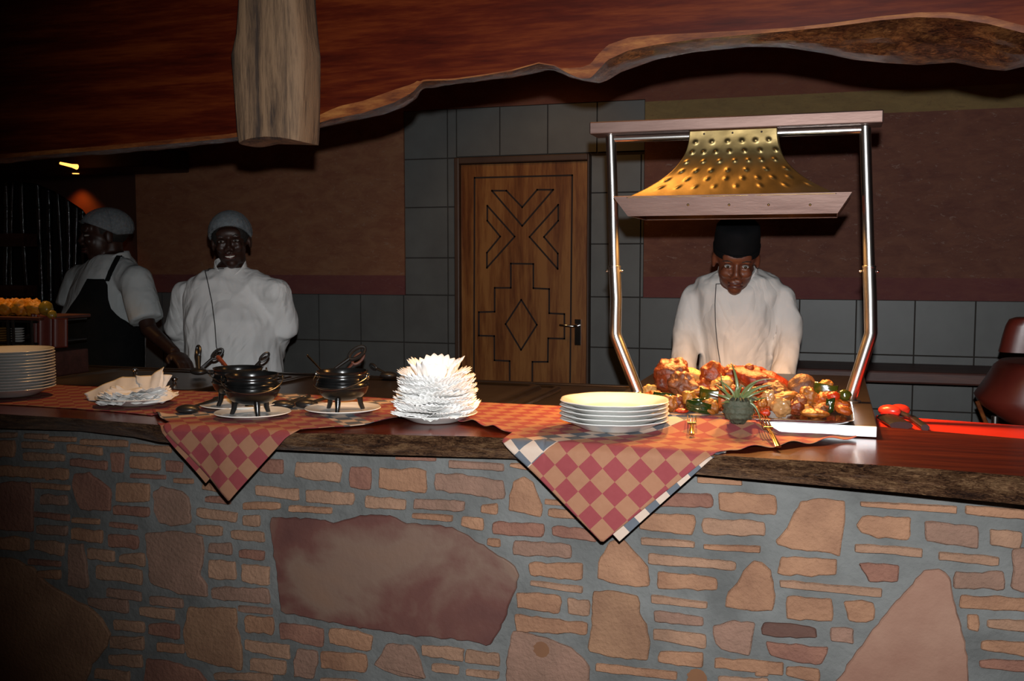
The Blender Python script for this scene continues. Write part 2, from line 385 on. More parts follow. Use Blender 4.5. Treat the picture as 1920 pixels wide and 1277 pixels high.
# ---- bench along the back wall
bl, br = xat(1250, 700, 5.5), 1.6
bt = empty('workbench', ((bl+br)/2, 5.6, 0), 'long dark wooden bench along the tiled wall behind the chef in the black cap', 'bench')
b0 = at(1700, 697, Y=5.46).z
MB().box((bl, 5.46, b0-.062), (br, WY-.01, b0)).build('bench_top', M['bench'], bt, smooth=False, bevel=.01)
for x in (bl+.15, br-.2): MB().box((x, 5.75, 0), (x+.08, 5.83, b0-.06)).build('leg', M['bench'], bt, smooth=False, bevel=.004)

# ================================================================ STONE COUNTER
YW = 2.20
STN = []   # (pts px, material)
def q4(o, s, L, mi=None):
    ox, oy = o
    for (a, b, c, d, e, f) in L: STN.append(([(ox+a/s, oy+b/s), (ox+d/s, oy+e/s), (ox+d/s, oy+f/s), (ox+a/s, oy+c/s)], mi, True))
def pg(o, s, L, mi=None): STN.append(([(o[0]+a/s, o[1]+b/s) for a, b in L], mi, False))
A4 = ((0, 790), 2.621); A5 = ((480, 840), 2.921); A6 = ((940, 860), 3.062); A7 = ((1420, 880), 3.216)
q4(*A4, [(0,58,80,85,55,78),(125,60,82,240,65,88),(245,75,95,375,78,100),(400,88,112,630,95,125),(645,110,145,845,125,155),(-90,95,172,75,95,175),
(115,100,130,265,108,135),(335,112,150,505,130,165),(120,150,190,320,165,195),(350,180,215,528,200,240),(645,172,225,790,180,240),(820,190,248,900,200,250),
(650,258,275,815,265,282),(860,280,300,950,285,305),(-90,215,262,335,235,285),(165,300,325,345,315,338),(575,300,390,735,310,395),(5,300,530,165,300,540),
(205,360,405,335,365,412),(560,415,455,735,425,468),(1000,305,335,1095,305,345),(1015,370,395,1135,370,405),(170,445,465,345,460,490),(360,475,495,490,482,505),
(545,495,515,675,510,530),(970,425,465,1165,450,495),(1195,465,510,1280,460,512),(1200,400,430,1380,400,430),(185,510,550,335,515,560),(355,525,575,505,540,595),
(540,555,610,680,565,625),(970,508,550,1095,520,562),(1140,535,575,1300,545,592),(-80,570,620,145,570,635),(175,585,625,315,595,665),(435,622,670,565,640,690),
(590,655,690,715,650,712),(1030,600,640,1140,600,655),(1180,630,665,1300,640,682),(1030,680,765,1160,690,780),(1195,700,785,1325,720,805),(145,675,700,300,690,712),
(185,735,765,300,730,775),(480,710,770,700,730,800),(1045,815,870,1325,825,893),(530,820,860,695,840,880),(740,860,895,900,875,918),(440,865,905,635,880,945),
(690,910,950,860,925,980),(1175,905,930,1340,920,948),(565,975,1020,710,985,1035),(735,990,1045,885,1000,1070),(1210,955,1030,1345,965,1045),(545,1060,1110,710,1060,1120),
(775,1090,1125,905,1095,1140),(540,1145,1190,700,1150,1210),(1210,1075,1120,1425,1100,1165),(1235,1160,1220,1405,1180,1245),(470,1215,1260,640,1230,1280),(1055,1235,1265,1340,1240,1275)])
pg(*A4, [(545,155),(615,155),(610,250),(555,250)], 2)
pg(*A4, [(365,255),(440,250),(505,300),(548,325),(548,440),(400,432),(375,380),(360,320)], 2)
pg(*A4, [(760,340),(800,320),(900,345),(930,370),(945,500),(850,515),(790,500),(760,440)], 3)
pg(*A4, [(340,600),(410,600),(430,700),(440,820),(340,810)], 3)
pg(*A4, [(720,545),(870,540),(1000,560),(1005,640),(985,760),(1025,800),(1020,860),(880,845),(740,790),(730,680)], 3)
pg(*A4, [(930,910),(1160,915),(1170,1010),(1195,1110),(1195,1220),(1080,1200),(925,1160),(905,1020)], 4)
pg(*A4, [(725,1160),(860,1185),(980,1225),(1020,1277),(1030,1400),(700,1400)], 2)
pg(*A4, [(-400,670),(60,670),(170,720),(230,790),(330,850),(440,910),(500,960),(545,1050),(520,1120),(460,1190),(420,1277),(400,1500),(-400,1500)], 4)
q4(*A5, [(20,70,125,150,65,142),(0,205,255,235,225,283),(220,80,160,465,90,185),(520,105,212,630,108,232),(680,115,218,930,120,248),(770,42,62,985,50,68),(1060,68,105,1355,88,122),(1395,85,100,1545,90,125),
(985,135,225,1360,180,278),(280,230,292,535,245,312),(605,262,325,820,285,335),(868,278,328,1140,290,345),(1235,315,355,1322,305,362),(860,358,380,1075,370,400),
(185,315,345,415,330,357),(1130,372,420,1245,385,452),(1300,405,465,1575,415,488),(1270,495,530,1338,500,542),(135,958,1035,370,990,1088),(405,985,1065,635,1020,1112),
(360,1110,1200,605,1130,1225),(912,1080,1130,1135,1095,1165),(1150,1108,1165,1330,1125,1192),(965,1180,1215,1110,1195,1240),(1155,1212,1240,1330,1225,1262),(355,1262,1290,560,1268,1300)])
pg(*A5, [(1410,175),(1470,160),(1520,185),(1540,250),(1565,310),(1560,375),(1385,340),(1395,250)], 0)
pg(*A5, [(85,378),(300,385),(430,410),(600,362),(740,372),(830,415),(1000,425),(1080,435),(1200,500),(1330,590),(1420,640),(1445,700),(1400,830),(1340,990),(1295,1078),(1100,1045),(850,1025),(600,985),(350,940),(140,895),(115,650),(90,500)], 6)
pg(*A5, [(225,1098),(345,1110),(340,1180),(310,1265),(215,1250),(210,1160)], 3)
pg(*A5, [(720,1068),(860,1080),(900,1160),(935,1265),(800,1250),(650,1190)], 3)
q4(*A6, [(255,235,258,400,245,270),(275,288,325,480,300,352),(295,385,440,548,410,475),(75,470,550,400,495,565),(165,600,665,465,605,692),(170,702,722,465,735,770),
(95,768,850,340,785,885),(385,805,885,505,815,905),(85,895,985,490,945,1005),(545,1175,1215,1005,1225,1265),(910,195,272,1210,205,275),(1130,105,135,1380,125,150),
(800,320,405,1105,325,432),(1160,340,430,1515,365,440),(1255,198,295,1575,205,322),(805,455,490,1110,475,505),(1165,495,515,1485,505,538),(845,542,600,1350,600,637),
(900,650,745,1235,680,748),(865,785,825,1180,825,855),(880,872,930,1160,910,960),(875,975,1035,1175,1010,1085),(910,1105,1165,1160,1115,1195),(1225,1145,1195,1620,1170,1240),(1250,1250,1300,1531,1265,1310)])
pg(*A6, [(620,478),(700,455),(740,500),(800,570),(840,620),(850,730),(760,738),(555,685),(560,600),(600,510)], 0)
pg(*A6, [(530,758),(680,765),(785,785),(800,880),(840,960),(855,1060),(840,1160),(720,1145),(500,1110),(515,980)], 4)
pg(*A6, [(70,985),(200,1010),(400,1090),(480,1150),(505,1200),(515,1400),(20,1400),(35,1130)], 3)
pg(*A6, [(1440,582),(1500,595),(1550,640),(1570,780),(1565,875),(1400,868),(1290,855),(1285,800),(1330,740)], 0)
pg(*A6, [(1215,960),(1330,930),(1460,940),(1430,1125),(1310,1110),(1220,1060)], 3)
q4(*A7, [(625,195,218,1200,225,262),(1255,220,265,1640,250,300),(1015,315,430,1325,345,470),(1405,365,460,1585,370,470),(590,452,490,990,480,525),(1095,500,540,1455,530,578),
(1190,620,705,1480,618,720),(140,670,705,745,722,765),(180,760,895,448,785,912),(1225,762,830,1640,780,855),(1265,880,968,1332,880,972),(1390,905,950,1640,910,980),
(1350,1035,1080,1640,1045,1130),(1340,1150,1185,1640,1155,1220),(440,955,1030,578,960,1045),(-10,1160,1240,72,1165,1240),(175,1190,1240,370,1205,1277)])
q4(*A7, [(35,920,998,355,955,1012)], 7)
pg(*A7, [(255,190),(370,178),(520,185),(525,280),(500,525),(400,495),(250,490),(130,460),(120,430),(180,340)], 0)
pg(*A7, [(630,280),(920,290),(935,390),(910,425),(720,410),(630,380),(598,345)])
pg(*A7, [(145,520),(480,545),(470,635),(330,640),(120,630),(125,590)])
pg(*A7, [(605,560),(720,568),(860,575),(850,672),(680,672),(650,630)], 2)
pg(*A7, [(525,790),(620,790),(710,810),(705,900),(650,928),(545,905)])
pg(*A7, [(45,1035),(200,1055),(430,1075),(390,1175),(200,1155),(70,1115)], 2)
pg(*A7, [(1540,480),(1700,480),(1700,750),(1530,720),(1535,600)], 3)
pg(*A7, [(1010,605),(1100,595),(1160,660),(1190,770),(1225,950),(1270,1130),(1285,1400),(400,1400),(560,1150),(700,960),(830,800)], 5)
g = MB(); g.box((-4.2, YW, 0), (2.2, YW+.22, .976), 0)
def stone(P, mi, rect):      # P in (x,z) clockwise
    n = len(P); pts = []; hh = max(p[1] for p in P)-min(p[1] for p in P)
    if rect: P = [(P[i][0]+(-.0015, .0015, .0015, -.0015)[i], P[i][1]+(.0012, .0012, -.0012, -.0012)[i]) for i in range(4)]
    cx = sum(p[0] for p in P)/n; cz = sum(p[1] for p in P)/n
    for i in range(n):
        a, b = V(P[i]), V(P[(i+1) % n]); L = (b-a).length; k = max(1, int(L/.013)); cc = min(.0035, hh*.15, L*.2)
        for j in range(k):
            p = a.lerp(b, j/k)
            if j == 0: pts.append(p+(V(P[i-1])-a).normalized()*cc+(b-a).normalized()*cc*.25)
            if j == 0: p = p+(b-a).normalized()*cc+(V(P[i-1])-a).normalized()*cc*.25
            pts.append(p)
    s = random.random()*50; out = []
    for p in pts:
        am = min(.005, hh*.13); out.append(V((p.x+am*nz((p.x, p.y, s), 45), p.y+am*nz((p.x, s, p.y), 45))))
    m_ = len(out); c = V((cx, cz)); rings = []
    wind = -sum(out[i-1].x*out[i].y-out[i].x*out[i-1].y for i in range(m_))
    for (d, y) in ((-.001, YW+.004), (.0, YW-.005), (min(.0028, hh*.12), YW-.008)):
        r = []
        for i, p in enumerate(out):
            t = (out[(i+1) % m_]-out[i-1]); nrm = V((t.y, -t.x)); nrm = nrm.normalized() if nrm.length > 1e-6 else V((0, 0))
            if (nrm.dot(c-p) < 0 if rect else wind < 0): nrm = -nrm
            q = p+nrm*d; r.append((q.x, y+.0015*nz((q.x, q.y, s), 30) if d > 0 else y, q.y))
        rings.append(r)
    vs = sum(rings, []); fs = []
    for k in range(2):
        for i in range(m_): j = (i+1) % m_; fs.append((k*m_+i, k*m_+j, (k+1)*m_+j, (k+1)*m_+i))
    fs.append(tuple(2*m_+i for i in range(m_))); g.add(vs, fs, mi+1)
for pts, mi, rect in STN:
    P = [(at(x, y, Y=YW).x, at(x, y, Y=YW).z) for x, y in pts]
    if mi is None: mi = random.choice([0, 0, 1, 1, 2, 3])
    stone(P, mi, rect)
for px, py, r in ((1015, 1218, .019), (1307, 1272, .022)):   # round brown stains
    p = at(px, py, Y=YW-.0092); n = 20
    g.add([(p.x+r*math.cos(2*pi*k/n)*(1+.1*math.sin(3*k)), p.y, p.z+r*math.sin(2*pi*k/n)) for k in range(n)], [tuple(range(n))], 9)
# plain coursed stones beyond the sides and below
def filler(x0, x1, z0_, z1_):
    z = z1_
    while z > z0_+.03:
        h = random.uniform(.02, .045); x = x0+random.random()*.05
        while x < x1-.05:
            w = random.uniform(.06, .15); b = min(x+w, x1)
            stone([(x, z), (b, z-.002), (b, z-h), (x, z-h)], random.choice([0,1,2,3]), True); x = b+random.uniform(.014, .025)
        z -= h+.014
xa, xb = at(-40, 900, Y=YW).x, at(1940, 900, Y=YW).x
filler(-4.1, xa-.25, .1, .95); filler(xb+.02, 2.1, .1, .95)
T(g.build('stone_counter_wall', [M['mortar']]+M['stones']+[M['pale_stone'], M['dark_stone'], plain('dark brick', (.10,.045,.03), (.07,.03,.022), 20, .8, bump=.5), M['spot']], angle=30),
  'counter wall of mixed brown stones set in grey mortar', kind='structure')

# ---- live-edge counter slab
def interp(L, x):
    if x <= L[0][0]: return L[0][1]
    for (a, b), (c, d) in zip(L[:-1], L[1:]):
        if x <= c: return b+(d-b)*(x-a)/(c-a)
    return L[-1][1]
def smoothcurve(L):
    return L
TE = [(p.x, p.y) for p in (at(x, y, Z=ZT) for x, y in ((-250,762),(0,776),(150,785),(300,797),(420,806),(560,812),(700,814),(800,817),(880,818),(960,822),(1100,836),(1300,850),(1400,857),(1600,869),(1750,879),(1920,893),(2150,912)))]
BE = [(p.x, p.y) for p in (at(x, y, Z=ZT-.052) for x, y in ((-250,800),(0,803),(150,808),(250,819),(300,829),(420,838),(560,845),(700,852),(960,860),(1150,876),(1300,889),(1480,905),(1700,925),(1920,947),(2150,972)))]
XA, XB = -3.3, 1.25
YB = 2.60
yr0, yr1 = at(1650, 800, Z=ZT), at(1920, 823, Z=ZT)
def YBf(x): return 2.60 if x < .085 else yr0.y+(yr1.y-yr0.y)*(x-yr0.x)/(yr1.x-yr0.x)
print('YB right', yr0, yr1)
def slab_edge(u, v):
    x = XA+(XB-XA)*u; yt = interp(TE, x); yb = interp(BE, x)
    w = math.sin(pi*v)
    kn = math.exp(-((x+1.22)/.22)**2)   # gnarled knot beside the left cloth
    d = w*(.004+.006*nz((x*3, v*2, 1), 3)+.004*nz((x*1.5, v*3, 4), 16)+kn*.010*nz((x*1.2, v*1.6, 9), 24)) 
    return (x, yt+(yb-yt)*v-d-.003*w, ZT-.052*v)
g = MB(); NU = 700
g.grid(slab_edge, NU, 10, 1)
TEf = lambda x: interp(TE, x)
g.grid(lambda u, v: (XA+(XB-XA)*u, interp(TE, XA+(XB-XA)*u)+(YBf(XA+(XB-XA)*u)-interp(TE, XA+(XB-XA)*u))*v, ZT), NU, 1, 0)
g.grid(lambda u, v: (XA+(XB-XA)*u, interp(BE, XA+(XB-XA)*u)+(YBf(XA+(XB-XA)*u)-interp(BE, XA+(XB-XA)*u))*v, ZT-.052), NU, 1, 0)
g.add([(x, y, z) for x in (XA, XB) for y, z in ((TEf(x), ZT), (YBf(x), ZT), (YBf(x), ZT-.052), (interp(BE, x), ZT-.052))], [(0,1,2,3),(4,5,6,7)], 0)
g.grid(lambda u, v: (XA+(XB-XA)*u, YBf(XA+(XB-XA)*u), ZT-.052*v), NU, 1, 0)
T(g.build('wooden_countertop', [M['slab'], M['slab_edge'], M['sap']], angle=50), 'long red-brown polished wooden counter slab with a rough live front edge', 'counter')

# ---- overhead live-edge plank
YP = 2.20
FE = [(-250,317),(0,297),(200,281),(430,259),(575,237),(620,224),(680,212),(740,192),(775,172),(785,160),(795,152),(850,150),(900,143),(960,133),(1010,119),(1040,124),(1070,140),(1090,148),(1108,146),(1125,128),(1140,112),(1180,94),(1230,84),(1300,74),(1480,58),(1560,50),(1650,38),(1720,32),(1780,34),(1850,44),(1920,62),(2150,70)]
LE = [(-250,324),(0,305),(200,288),(430,267),(575,246),(640,231),(720,215),(760,200),(782,184),(790,168),(800,164),(850,157),(900,151),(960,146),(1010,136),(1040,128),(1070,141),(1105,153),(1125,156),(1140,150),(1165,135),(1230,112),(1300,98),(1400,88),(1470,89),(1540,99),(1600,112),(1660,118),(1720,122),(1790,117),(1850,130),(1885,133),(1920,125),(2150,118)]
SE = [(-250,8),(430,8),(575,10),(640,22),(740,24),(780,14),(790,3),(1050,2),(1085,20),(1120,30),(1180,24),(1300,12),(1480,6),(1700,8),(1850,14),(1920,14),(2150,14)]
NP = 500; bx = [-250+3000*i/NP for i in range(NP+1)]
p_x = lambda x: x/400
g = MB()
F3 = [at(x, interp(FE, x), Y=YP) for x in bx]
L3 = [at(x, interp(LE, x), Y=YP+.10) for x in bx]
G3 = [at(x, interp(FE, x)-interp(SE, x), Y=YP) for x in bx]
vs = []; R = 8
for i, x in enumerate(bx):
    f, l, s_ = F3[i], L3[i], G3[i]
    vs += [V((f.x, YP, 2.899)), V((s_.x, YP, s_.z)), f]
    for k in range(1, R):
        t = k/R; p = f.lerp(l, t)+V((0, -1, -1)).normalized()*.008*math.sin(pi*t)+V((0, -.8, -.2))*(.022*math.sin(pi*t)*max(0, min(1, (x-1400)/150))*(1+1.3*nz((p_x(x), t*3, 2), 5)))
        w = math.sin(pi*t); p += V((0, -.5, -.8))*w*(.009*nz((p.x*2, p.y*5, p.z*4), 4, 3)+.004*nz(p, 40, 5)); vs.append(p)
    vs += [l, V((l.x, YP+.10, 2.899))]
m_ = 2+1+(R-1)+2
fs = []; mi = []
for i in range(NP):
    for k in range(m_-1):
        fs.append((i*m_+k, (i+1)*m_+k, (i+1)*m_+k+1, i*m_+k+1)); mi.append(0 if k == 0 else 1 if k == 1 else 2 if k < m_-2 else 0)
g.add(vs, fs); g.mi = mi
T(g.build('overhead_plank', [M['beam'], M['sap'], M['bark']], angle=45), 'huge polished red-brown plank with a wavy live edge hanging over the counter', 'beam')
# weathered hanging post in front of it
g = MB(); YQ = 2.12
prof = [(0,447,563),(-60,448,562),(60,443,568),(100,433,573),(140,436,573),(200,441,572),(240,444,571),(258,446,570),(268,448,569)]
prof = sorted(prof); rings = []
for (y, a, b) in prof:
    A_, B_ = at(a, y, Y=YQ-.02), at(b, y, Y=YQ-.02); rings.append((A_.x, B_.x, (A_.z+B_.z)/2))
rings = [(rings[0][0], rings[0][1], 2.899)]+rings
NS = 40; vs = []; ys0, ys1 = YQ-.045, YP-.002
for ri, (a, b, z) in enumerate(rings):
    for k in range(NS):
        t = 2*pi*k/NS; c, s = math.cos(t), math.sin(t); e = .45
        c = math.copysign(abs(c)**e, c); s = math.copysign(abs(s)**e, s)
        xx = (a+b)/2+(b-a)/2*c; yy = (ys0+ys1)/2+(ys1-ys0)/2*s
        zz_ = z
        if ri == len(rings)-1: zz_ += .012*math.sin((c+1)*1.6)
        vs.append((xx+.003*nz((xx*5, k, z), 3), yy+.004*nz((xx, z*.3, k), 60) if s < 0 else yy, zz_))
fs = [(i*NS+k, i*NS+(k+1) % NS, (i+1)*NS+(k+1) % NS, (i+1)*NS+k) for i in range(len(rings)-1) for k in range(NS)]
fs += [tuple((len(rings)-1)*NS+k for k in range(NS))]
g.add(vs, fs); T(g.build('hanging_post', M['weathered'], angle=50), 'weathered grey-brown timber post hanging in front of the polished plank', 'post')
#@@PART2
# ================================================================ CLOTHS ON THE COUNTER
def front(u, X0, Ye, v0, fpx, rip):
    if fpx:
        L, R_ = fpx; P = [at(*q, Z=ZT) for q in (L if u < 0 else R_)]; P = sorted([(abs(p.x-X0), p.y) for p in P])
        if abs(u) > P[0][0]: return v0+interp(P, abs(u))-Ye+(rip(u) if rip else 0)
        return abs(u)*v0/P[0][0] if False else v0*abs(u)/P[0][0]
    return abs(u)+(rip(u) if rip else 0)
def cloth(name, label, X0, Ye, v0, mat, zt=ZT+.004, umax=.56, umin=-.56, vback=None, off=(0,0), hfn=None, rip=None, parent=None, seed=0, skew=0.0, extra=0, fpx=None):
    nu, nv = 170, 90; us = [umin+(umax-umin)*i/nu for i in range(nu+1)]; g = MB(); uv = []; vs = []
    r = .012
    for i, u in enumerate(us):
        va = front(u, X0, Ye, v0, fpx, rip); vb = vback(u) if vback else umax*2-abs(u)
        vb = max(vb, va+.001)
        for j in range(nv+1):
            v = va+(vb-va)*(j/nv)
            d = v-v0
            if d >= r: y, z = Ye+d, zt
            elif d <= -r: y, z = Ye, zt-(-d)
            else:
                a = (d+r)/(2*r)*pi/2; y = Ye+r*(1-math.cos(a)); z = zt-r+r*math.sin(a)
            x = X0+u; y += (min(0, interp(TE, x)-.004-Ye)*(1 if d < 0 else max(0, 1-d/.12)))
            if d < 0:
                w = min(1, -d/.06); y -= w*(.004+.005*math.sin((X0+u)*26+seed)+.004*nz((X0+u, d, seed), 9)); y -= .009*min(1, -d/.015)
                y -= .0
            else:
                z += .0015*(1+nz((u, v, seed), 18)); 
                if hfn: z += hfn(x, y)
                if fpx and abs(u) > .25 and v-va < .07: z += .008*(1-(v-va)/.07)*(.5+.5*math.sin(u*85+1))*min(1, (abs(u)-.25)/.04)
            vs.append((x+off[0], y+off[1], z)); uv.append(((v+u)/1.41421+extra, (v-u)/1.41421+extra))
    fs = [(i*(nv+1)+j, (i+1)*(nv+1)+j, (i+1)*(nv+1)+j+1, i*(nv+1)+j+1) for i in range(nu) for j in range(nv)]
    g.add(vs, fs)
    # uv seam-free: a = distance along one edge, b = along the other
    o = g.build(name, mat, parent, solid=.0012, uv=[(b, a) for a, b in uv], angle=80)
    if label: T(o, label, 'cloth')
    return o
cmB = cloth_mat('checked cloth'); cmU = cloth_mat('checked cloth border', allband=True, c=.03)
# station front edge for the cloth to ride over
q_ = at(1645, 822, Z=ZT); SY0 = q_.y; SX1 = q_.x; SZ = at(1645, 799, Y=SY0).z
SX0 = at(1137, 753, Z=SZ).x; SY1 = at(1605, 705, Z=SZ).y
print('station', SX0, SX1, SY0, SY1, SZ)
def rideB(x, y):
    h = 0
    if x > SX0-.02:
        k = max(0, min(1, (y-(SY0-.13))/.125)); k = k*k*(3-2*k); kx = max(0, min(1, (x-(SX0-.02))/.02)); k *= kx*(1-max(0, min(1, (x-limx)/.05))); h += k*(SZ-ZT+.001)
    return h
limx = at(1425, 800, Z=ZT).x
X0B, YB0 = -.452, interp(TE, -.45)-.004
limx = at(1425, 800, Z=ZT).x
def vbB(u):
    x = X0B+u
    if x > limx: return v0B+(SY0-.010-YB0)-1.2*max(0, (x-limx-.1))**2
    if x > SX0: return v0B+(SY0+.05-YB0)
    if x > SX0-.03: return v0B+(SY0+.05-YB0)
    return v0B+(YB-.012-YB0)
v0B = .205
def ripB(u):
    return .006*math.sin(u*85)*max(0, min(1, (u-.24)/.05)) if u > .24 else 0
cB = cloth('checked_cloth', 'red and tan checked cloth hanging in a point below the stack of scalloped plates', X0B, YB0, v0B, cmB, vback=vbB, hfn=rideB, rip=ripB, fpx=([(962,816),(930,809),(885,797),(820,790)],[(1338,851),(1370,847),(1420,845),(1500,838),(1606,827)]), umax=at(1606,827,Z=ZT).x-X0B, umin=-.58, seed=1)
# second layer peeping out along the right edge of the hanging point
def under(X0, Ye, v0, lo, hi, dx, par, mat, seed):
    return cloth('under_fold', None, X0+dx, Ye, v0-.008, mat, zt=ZT+.0005, off=(0,.006), umin=lo, umax=hi, vback=lambda u: v0+.02, seed=seed, parent=par)
under(X0B, YB0, v0B, -.03, .215, .036, cB, cmU, 1)
# left cloth
X0A = -1.375; YA0 = interp(TE, X0A)-.004; v0A = .175
cmA = cloth_mat('checked cloth dark', band=(.33,.405), band2=(.36,.435))
def vbA(u): return v0A+(YB-.012-YA0) if u > -.3 else v0A+(YB-.012-YA0)-(-.3-u)*.9
pA = at(437, 937, Y=YA0)
def ripA(u): return -(abs(u)-.19)*.66 if u > .19 else 0
X0A = pA.x; v0A = ZT+.004-pA.z
cA = cloth('checked_cloth', 'red and tan checked cloth hanging in a point below the black pots', X0A, YA0, v0A, cmA, vback=vbA, fpx=([(318,796),(300,786),(285,775)],[(556,811),(575,808),(640,804),(700,799),(748,790)]), umax=at(750,790,Z=ZT).x-X0A, umin=at(288,775,Z=ZT).x-X0A, seed=4)
under(X0A, YA0, v0A-.030, -.16, .10, -.072, cA, cmA, 4)
# flat cloth at the far left, under the tall plate stack
pc = at(20, 765, Z=ZT)
g = MB(); uvs = []
def fl_(u, v):
    x = -3.0+(at(330, 770, Z=ZT).x+3.0)*u; yf = interp(TE, x)+.05+(.03+.05*abs(math.sin(x*2.2)))
    x2 = x; y = yf+(YB-.02-yf)*v; uvs.append(((x+y)/1.414, (y-x)/1.414+4)); return (x2, y, ZT+.002+.001*nz((x, y, 3), 18))
g.grid(fl_, 80, 30); T(g.build('checked_cloth', cloth_mat('checked cloth flat', band=(9,10), band2=(4.52,4.60)), solid=.0012, uv=uvs, angle=80), 'checked cloth lying flat under the tall plate stack', 'cloth')

# ================================================================ PLATES
def plate_prof(R, h):
    return [(.001, .0), (.52*R, .0), (.56*R, .001), (.62*R, .004), (.80*R, h*.62), (.97*R, h*.98), (R, h+.0012), (R*.985, h+.003), (.955*R, h+.0022), (.80*R, h*.62+.004), (.66*R, .0085), (.60*R, .0062), (.3*R, .0056), (.001, .0056)]
def plate(name, label, c, R, h=.022, group=None, lob=.0, seg=72, n=8, cat='plate'):
    g = MB().lathe(plate_prof(R, h), (0,0,0), seg, rf=lambda t, r: 1+(lob*abs(math.sin(t*n/2))-lob*.6 if r > .75*R else 0))
    o = g.build(name, M['china'], angle=60, origin=False); o.location = c
    return T(o, label, cat, group)
zc = ZT+.0075
def stack(px, py, rp, n, dz, label, group, lob, first, z=None, toplabel=None):
    c = at(px, py, Z=zc); o = first; R = rp*pxm(c)
    for i in range(n):
        if o is None: o = plate('dinner_plate', label, c, R, .024, group, lob)
        else:
            q = o.copy(); C.objects.link(q); o = q
        o.location = (c.x+random.uniform(-.001, .001), c.y+random.uniform(-.001, .001), c.z+i*dz); o.rotation_euler = (0, 0, random.random()*.3)
        o['label'] = label; o['group'] = group
    if toplabel: o['label'] = toplabel; del o['group']
    return o
stack(1152, 803, 102, 5, .0105, 'white scalloped dinner plate in the short stack at the centre, below its top plate', 'plates of the short centre stack', .035, None, toplabel='topmost white scalloped plate of the short stack beside the carving tray')
stack(20, 741, 79, 14, .0083, 'white dinner plate in the tall stack at the left end, below its top plate', 'plates of the tall left stack', .01, None, toplabel='topmost white plate of the tall stack at the left end')
pN = at(817, 789, Z=ZT+.001); plate('side_plate', 'white plate under the tall pile of ruffled paper napkins', pN, .103, .020)
pL = at(258, 757, Z=ZT+.005); plate('side_plate', 'white plate under the flattened crumpled paper napkins at left', pL, .108, .020)

# ================================================================ PAPER NAPKINS
def fan(c, R, z, tilt, tdir, curl, pleats, a0=0, a1=2*pi, pl=.006, seed=0, teeth=.10, dip=0, thick=.0006):
    g = MB(); nr = 14; na = int(220*(a1-a0)/(2*pi)); full = abs(a1-a0-2*pi) < .01
    vs = []
    for i in range(nr+1):
        q = i/nr
        for k in range(na+(0 if full else 1)):
            t = a0+(a1-a0)*k/na
            zig = abs(((t*pleats/(2*pi)) % 1)*2-1)
            rr = R*(1+.16*nz((math.cos(t), math.sin(t), seed), 1.6)+(teeth*(zig-.5) if q > .9 else 0))*max(q, .03)
            x, y = rr*math.cos(t), rr*math.sin(t)
            zz = curl*q*q+pl*(zig-.5)*q+.012*nz((x, y, seed), 22)*q+dip*math.sin(2*t+seed)*q
            zz += tilt*(x*math.cos(tdir)+y*math.sin(tdir))
            vs.append(V((c[0]+x, c[1]+y, z+zz)))
    w = na if full else na+1
    fs = [(i*w+k, i*w+(k+1) % w, (i+1)*w+(k+1) % w, (i+1)*w+k) for i in range(nr) for k in range(na if full else na)]
    g.add(vs, fs); return g
ng = 'ruffled paper napkins in the tall pile'
zz = pN.z+.012
for i in range(15):
    q = i/14; R = .105-.016*q; c = (pN.x+random.uniform(-.006, .006)-.004+.006*q, pN.y+random.uniform(-.006, .006))
    g = fan(c, R, zz, random.uniform(-.12, .12), random.random()*6.28, .012+.01*q+random.uniform(-.004, .008), random.randint(30, 60), seed=i*3.1, dip=random.uniform(-.006, .006))
    T(g.build('paper_napkin', M['paper'], solid=.0008, angle=25), 'white pleated paper napkin within the tall pile, below the opened top one', 'napkin', ng)
    zz += .0048
for k, (R, curl, a0, a1, lab) in enumerate([(.088, .045, 0, 2*pi, 'wide cupped paper napkin just below the top of the tall pile'), (.066, .068, -.45, 3.7, 'topmost paper napkin of the tall pile, opened upright like a fan'), (.062, .058, 3.9, 5.7, 'small upturned paper napkin at the front of the tall pile top')]):
    g = fan((pN.x-.004, pN.y+(.01 if k == 1 else 0)), R, zz-.004+.003*k, 0, 0, curl, [34, 22, 16][k], a0, a1, .006, 30+k*5, .13)
    T(g.build('paper_napkin', M['paper'], solid=.0008, angle=25), lab, 'napkin')
zz = pL.z+.010
for i in range(6):
    g = fan((pL.x+random.uniform(-.008, .008), pL.y+random.uniform(-.005, .005)), .100-.003*i, zz, random.uniform(-.08, .08), random.random()*6.28, .006, random.randint(12, 28), seed=50+i*3, dip=.006, teeth=.12)
    T(g.build('paper_napkin', M['paper'], solid=.0008, angle=25), 'crumpled white paper napkin in the low pile on the left plate', 'napkin', 'crumpled napkins in the low pile'); zz += .0042
def sheet(pts, lab, seed=0):        # a folded upright sheet through px points: rows of (px,py,Y)
    rows = [[at(x, y, Y=Y) for x, y, Y in r] for r in pts]; nr, nc = len(rows), len(rows[0]); g = MB()
    def f(u, v):
        a = min(int(u*(nc-1)), nc-2); b = min(int(v*(nr-1)), nr-2); fu, fv = u*(nc-1)-a, v*(nr-1)-b
        p = rows[b][a].lerp(rows[b][a+1], fu).lerp(rows[b+1][a].lerp(rows[b+1][a+1], fu), fv)
        return p+V((0, 1, .3))*.005*nz((u*2, v*2, seed), 3.1)+V((0, -1, 0))*.004*math.sin(u*26+seed)*(1-v)
    g.grid(f, 36, 14); T(g.build('paper_napkin', M['paper'], solid=.0008, angle=30), lab, 'napkin')
sheet([[(160,737,2.34),(200,718,2.36),(232,706,2.38),(262,708,2.36),(268,724,2.33)],[(166,752,2.30),(192,750,2.27),(225,742,2.27),(256,738,2.28),(290,745,2.28)]], 'long paper napkin folded over the left side of the low pile', 2)
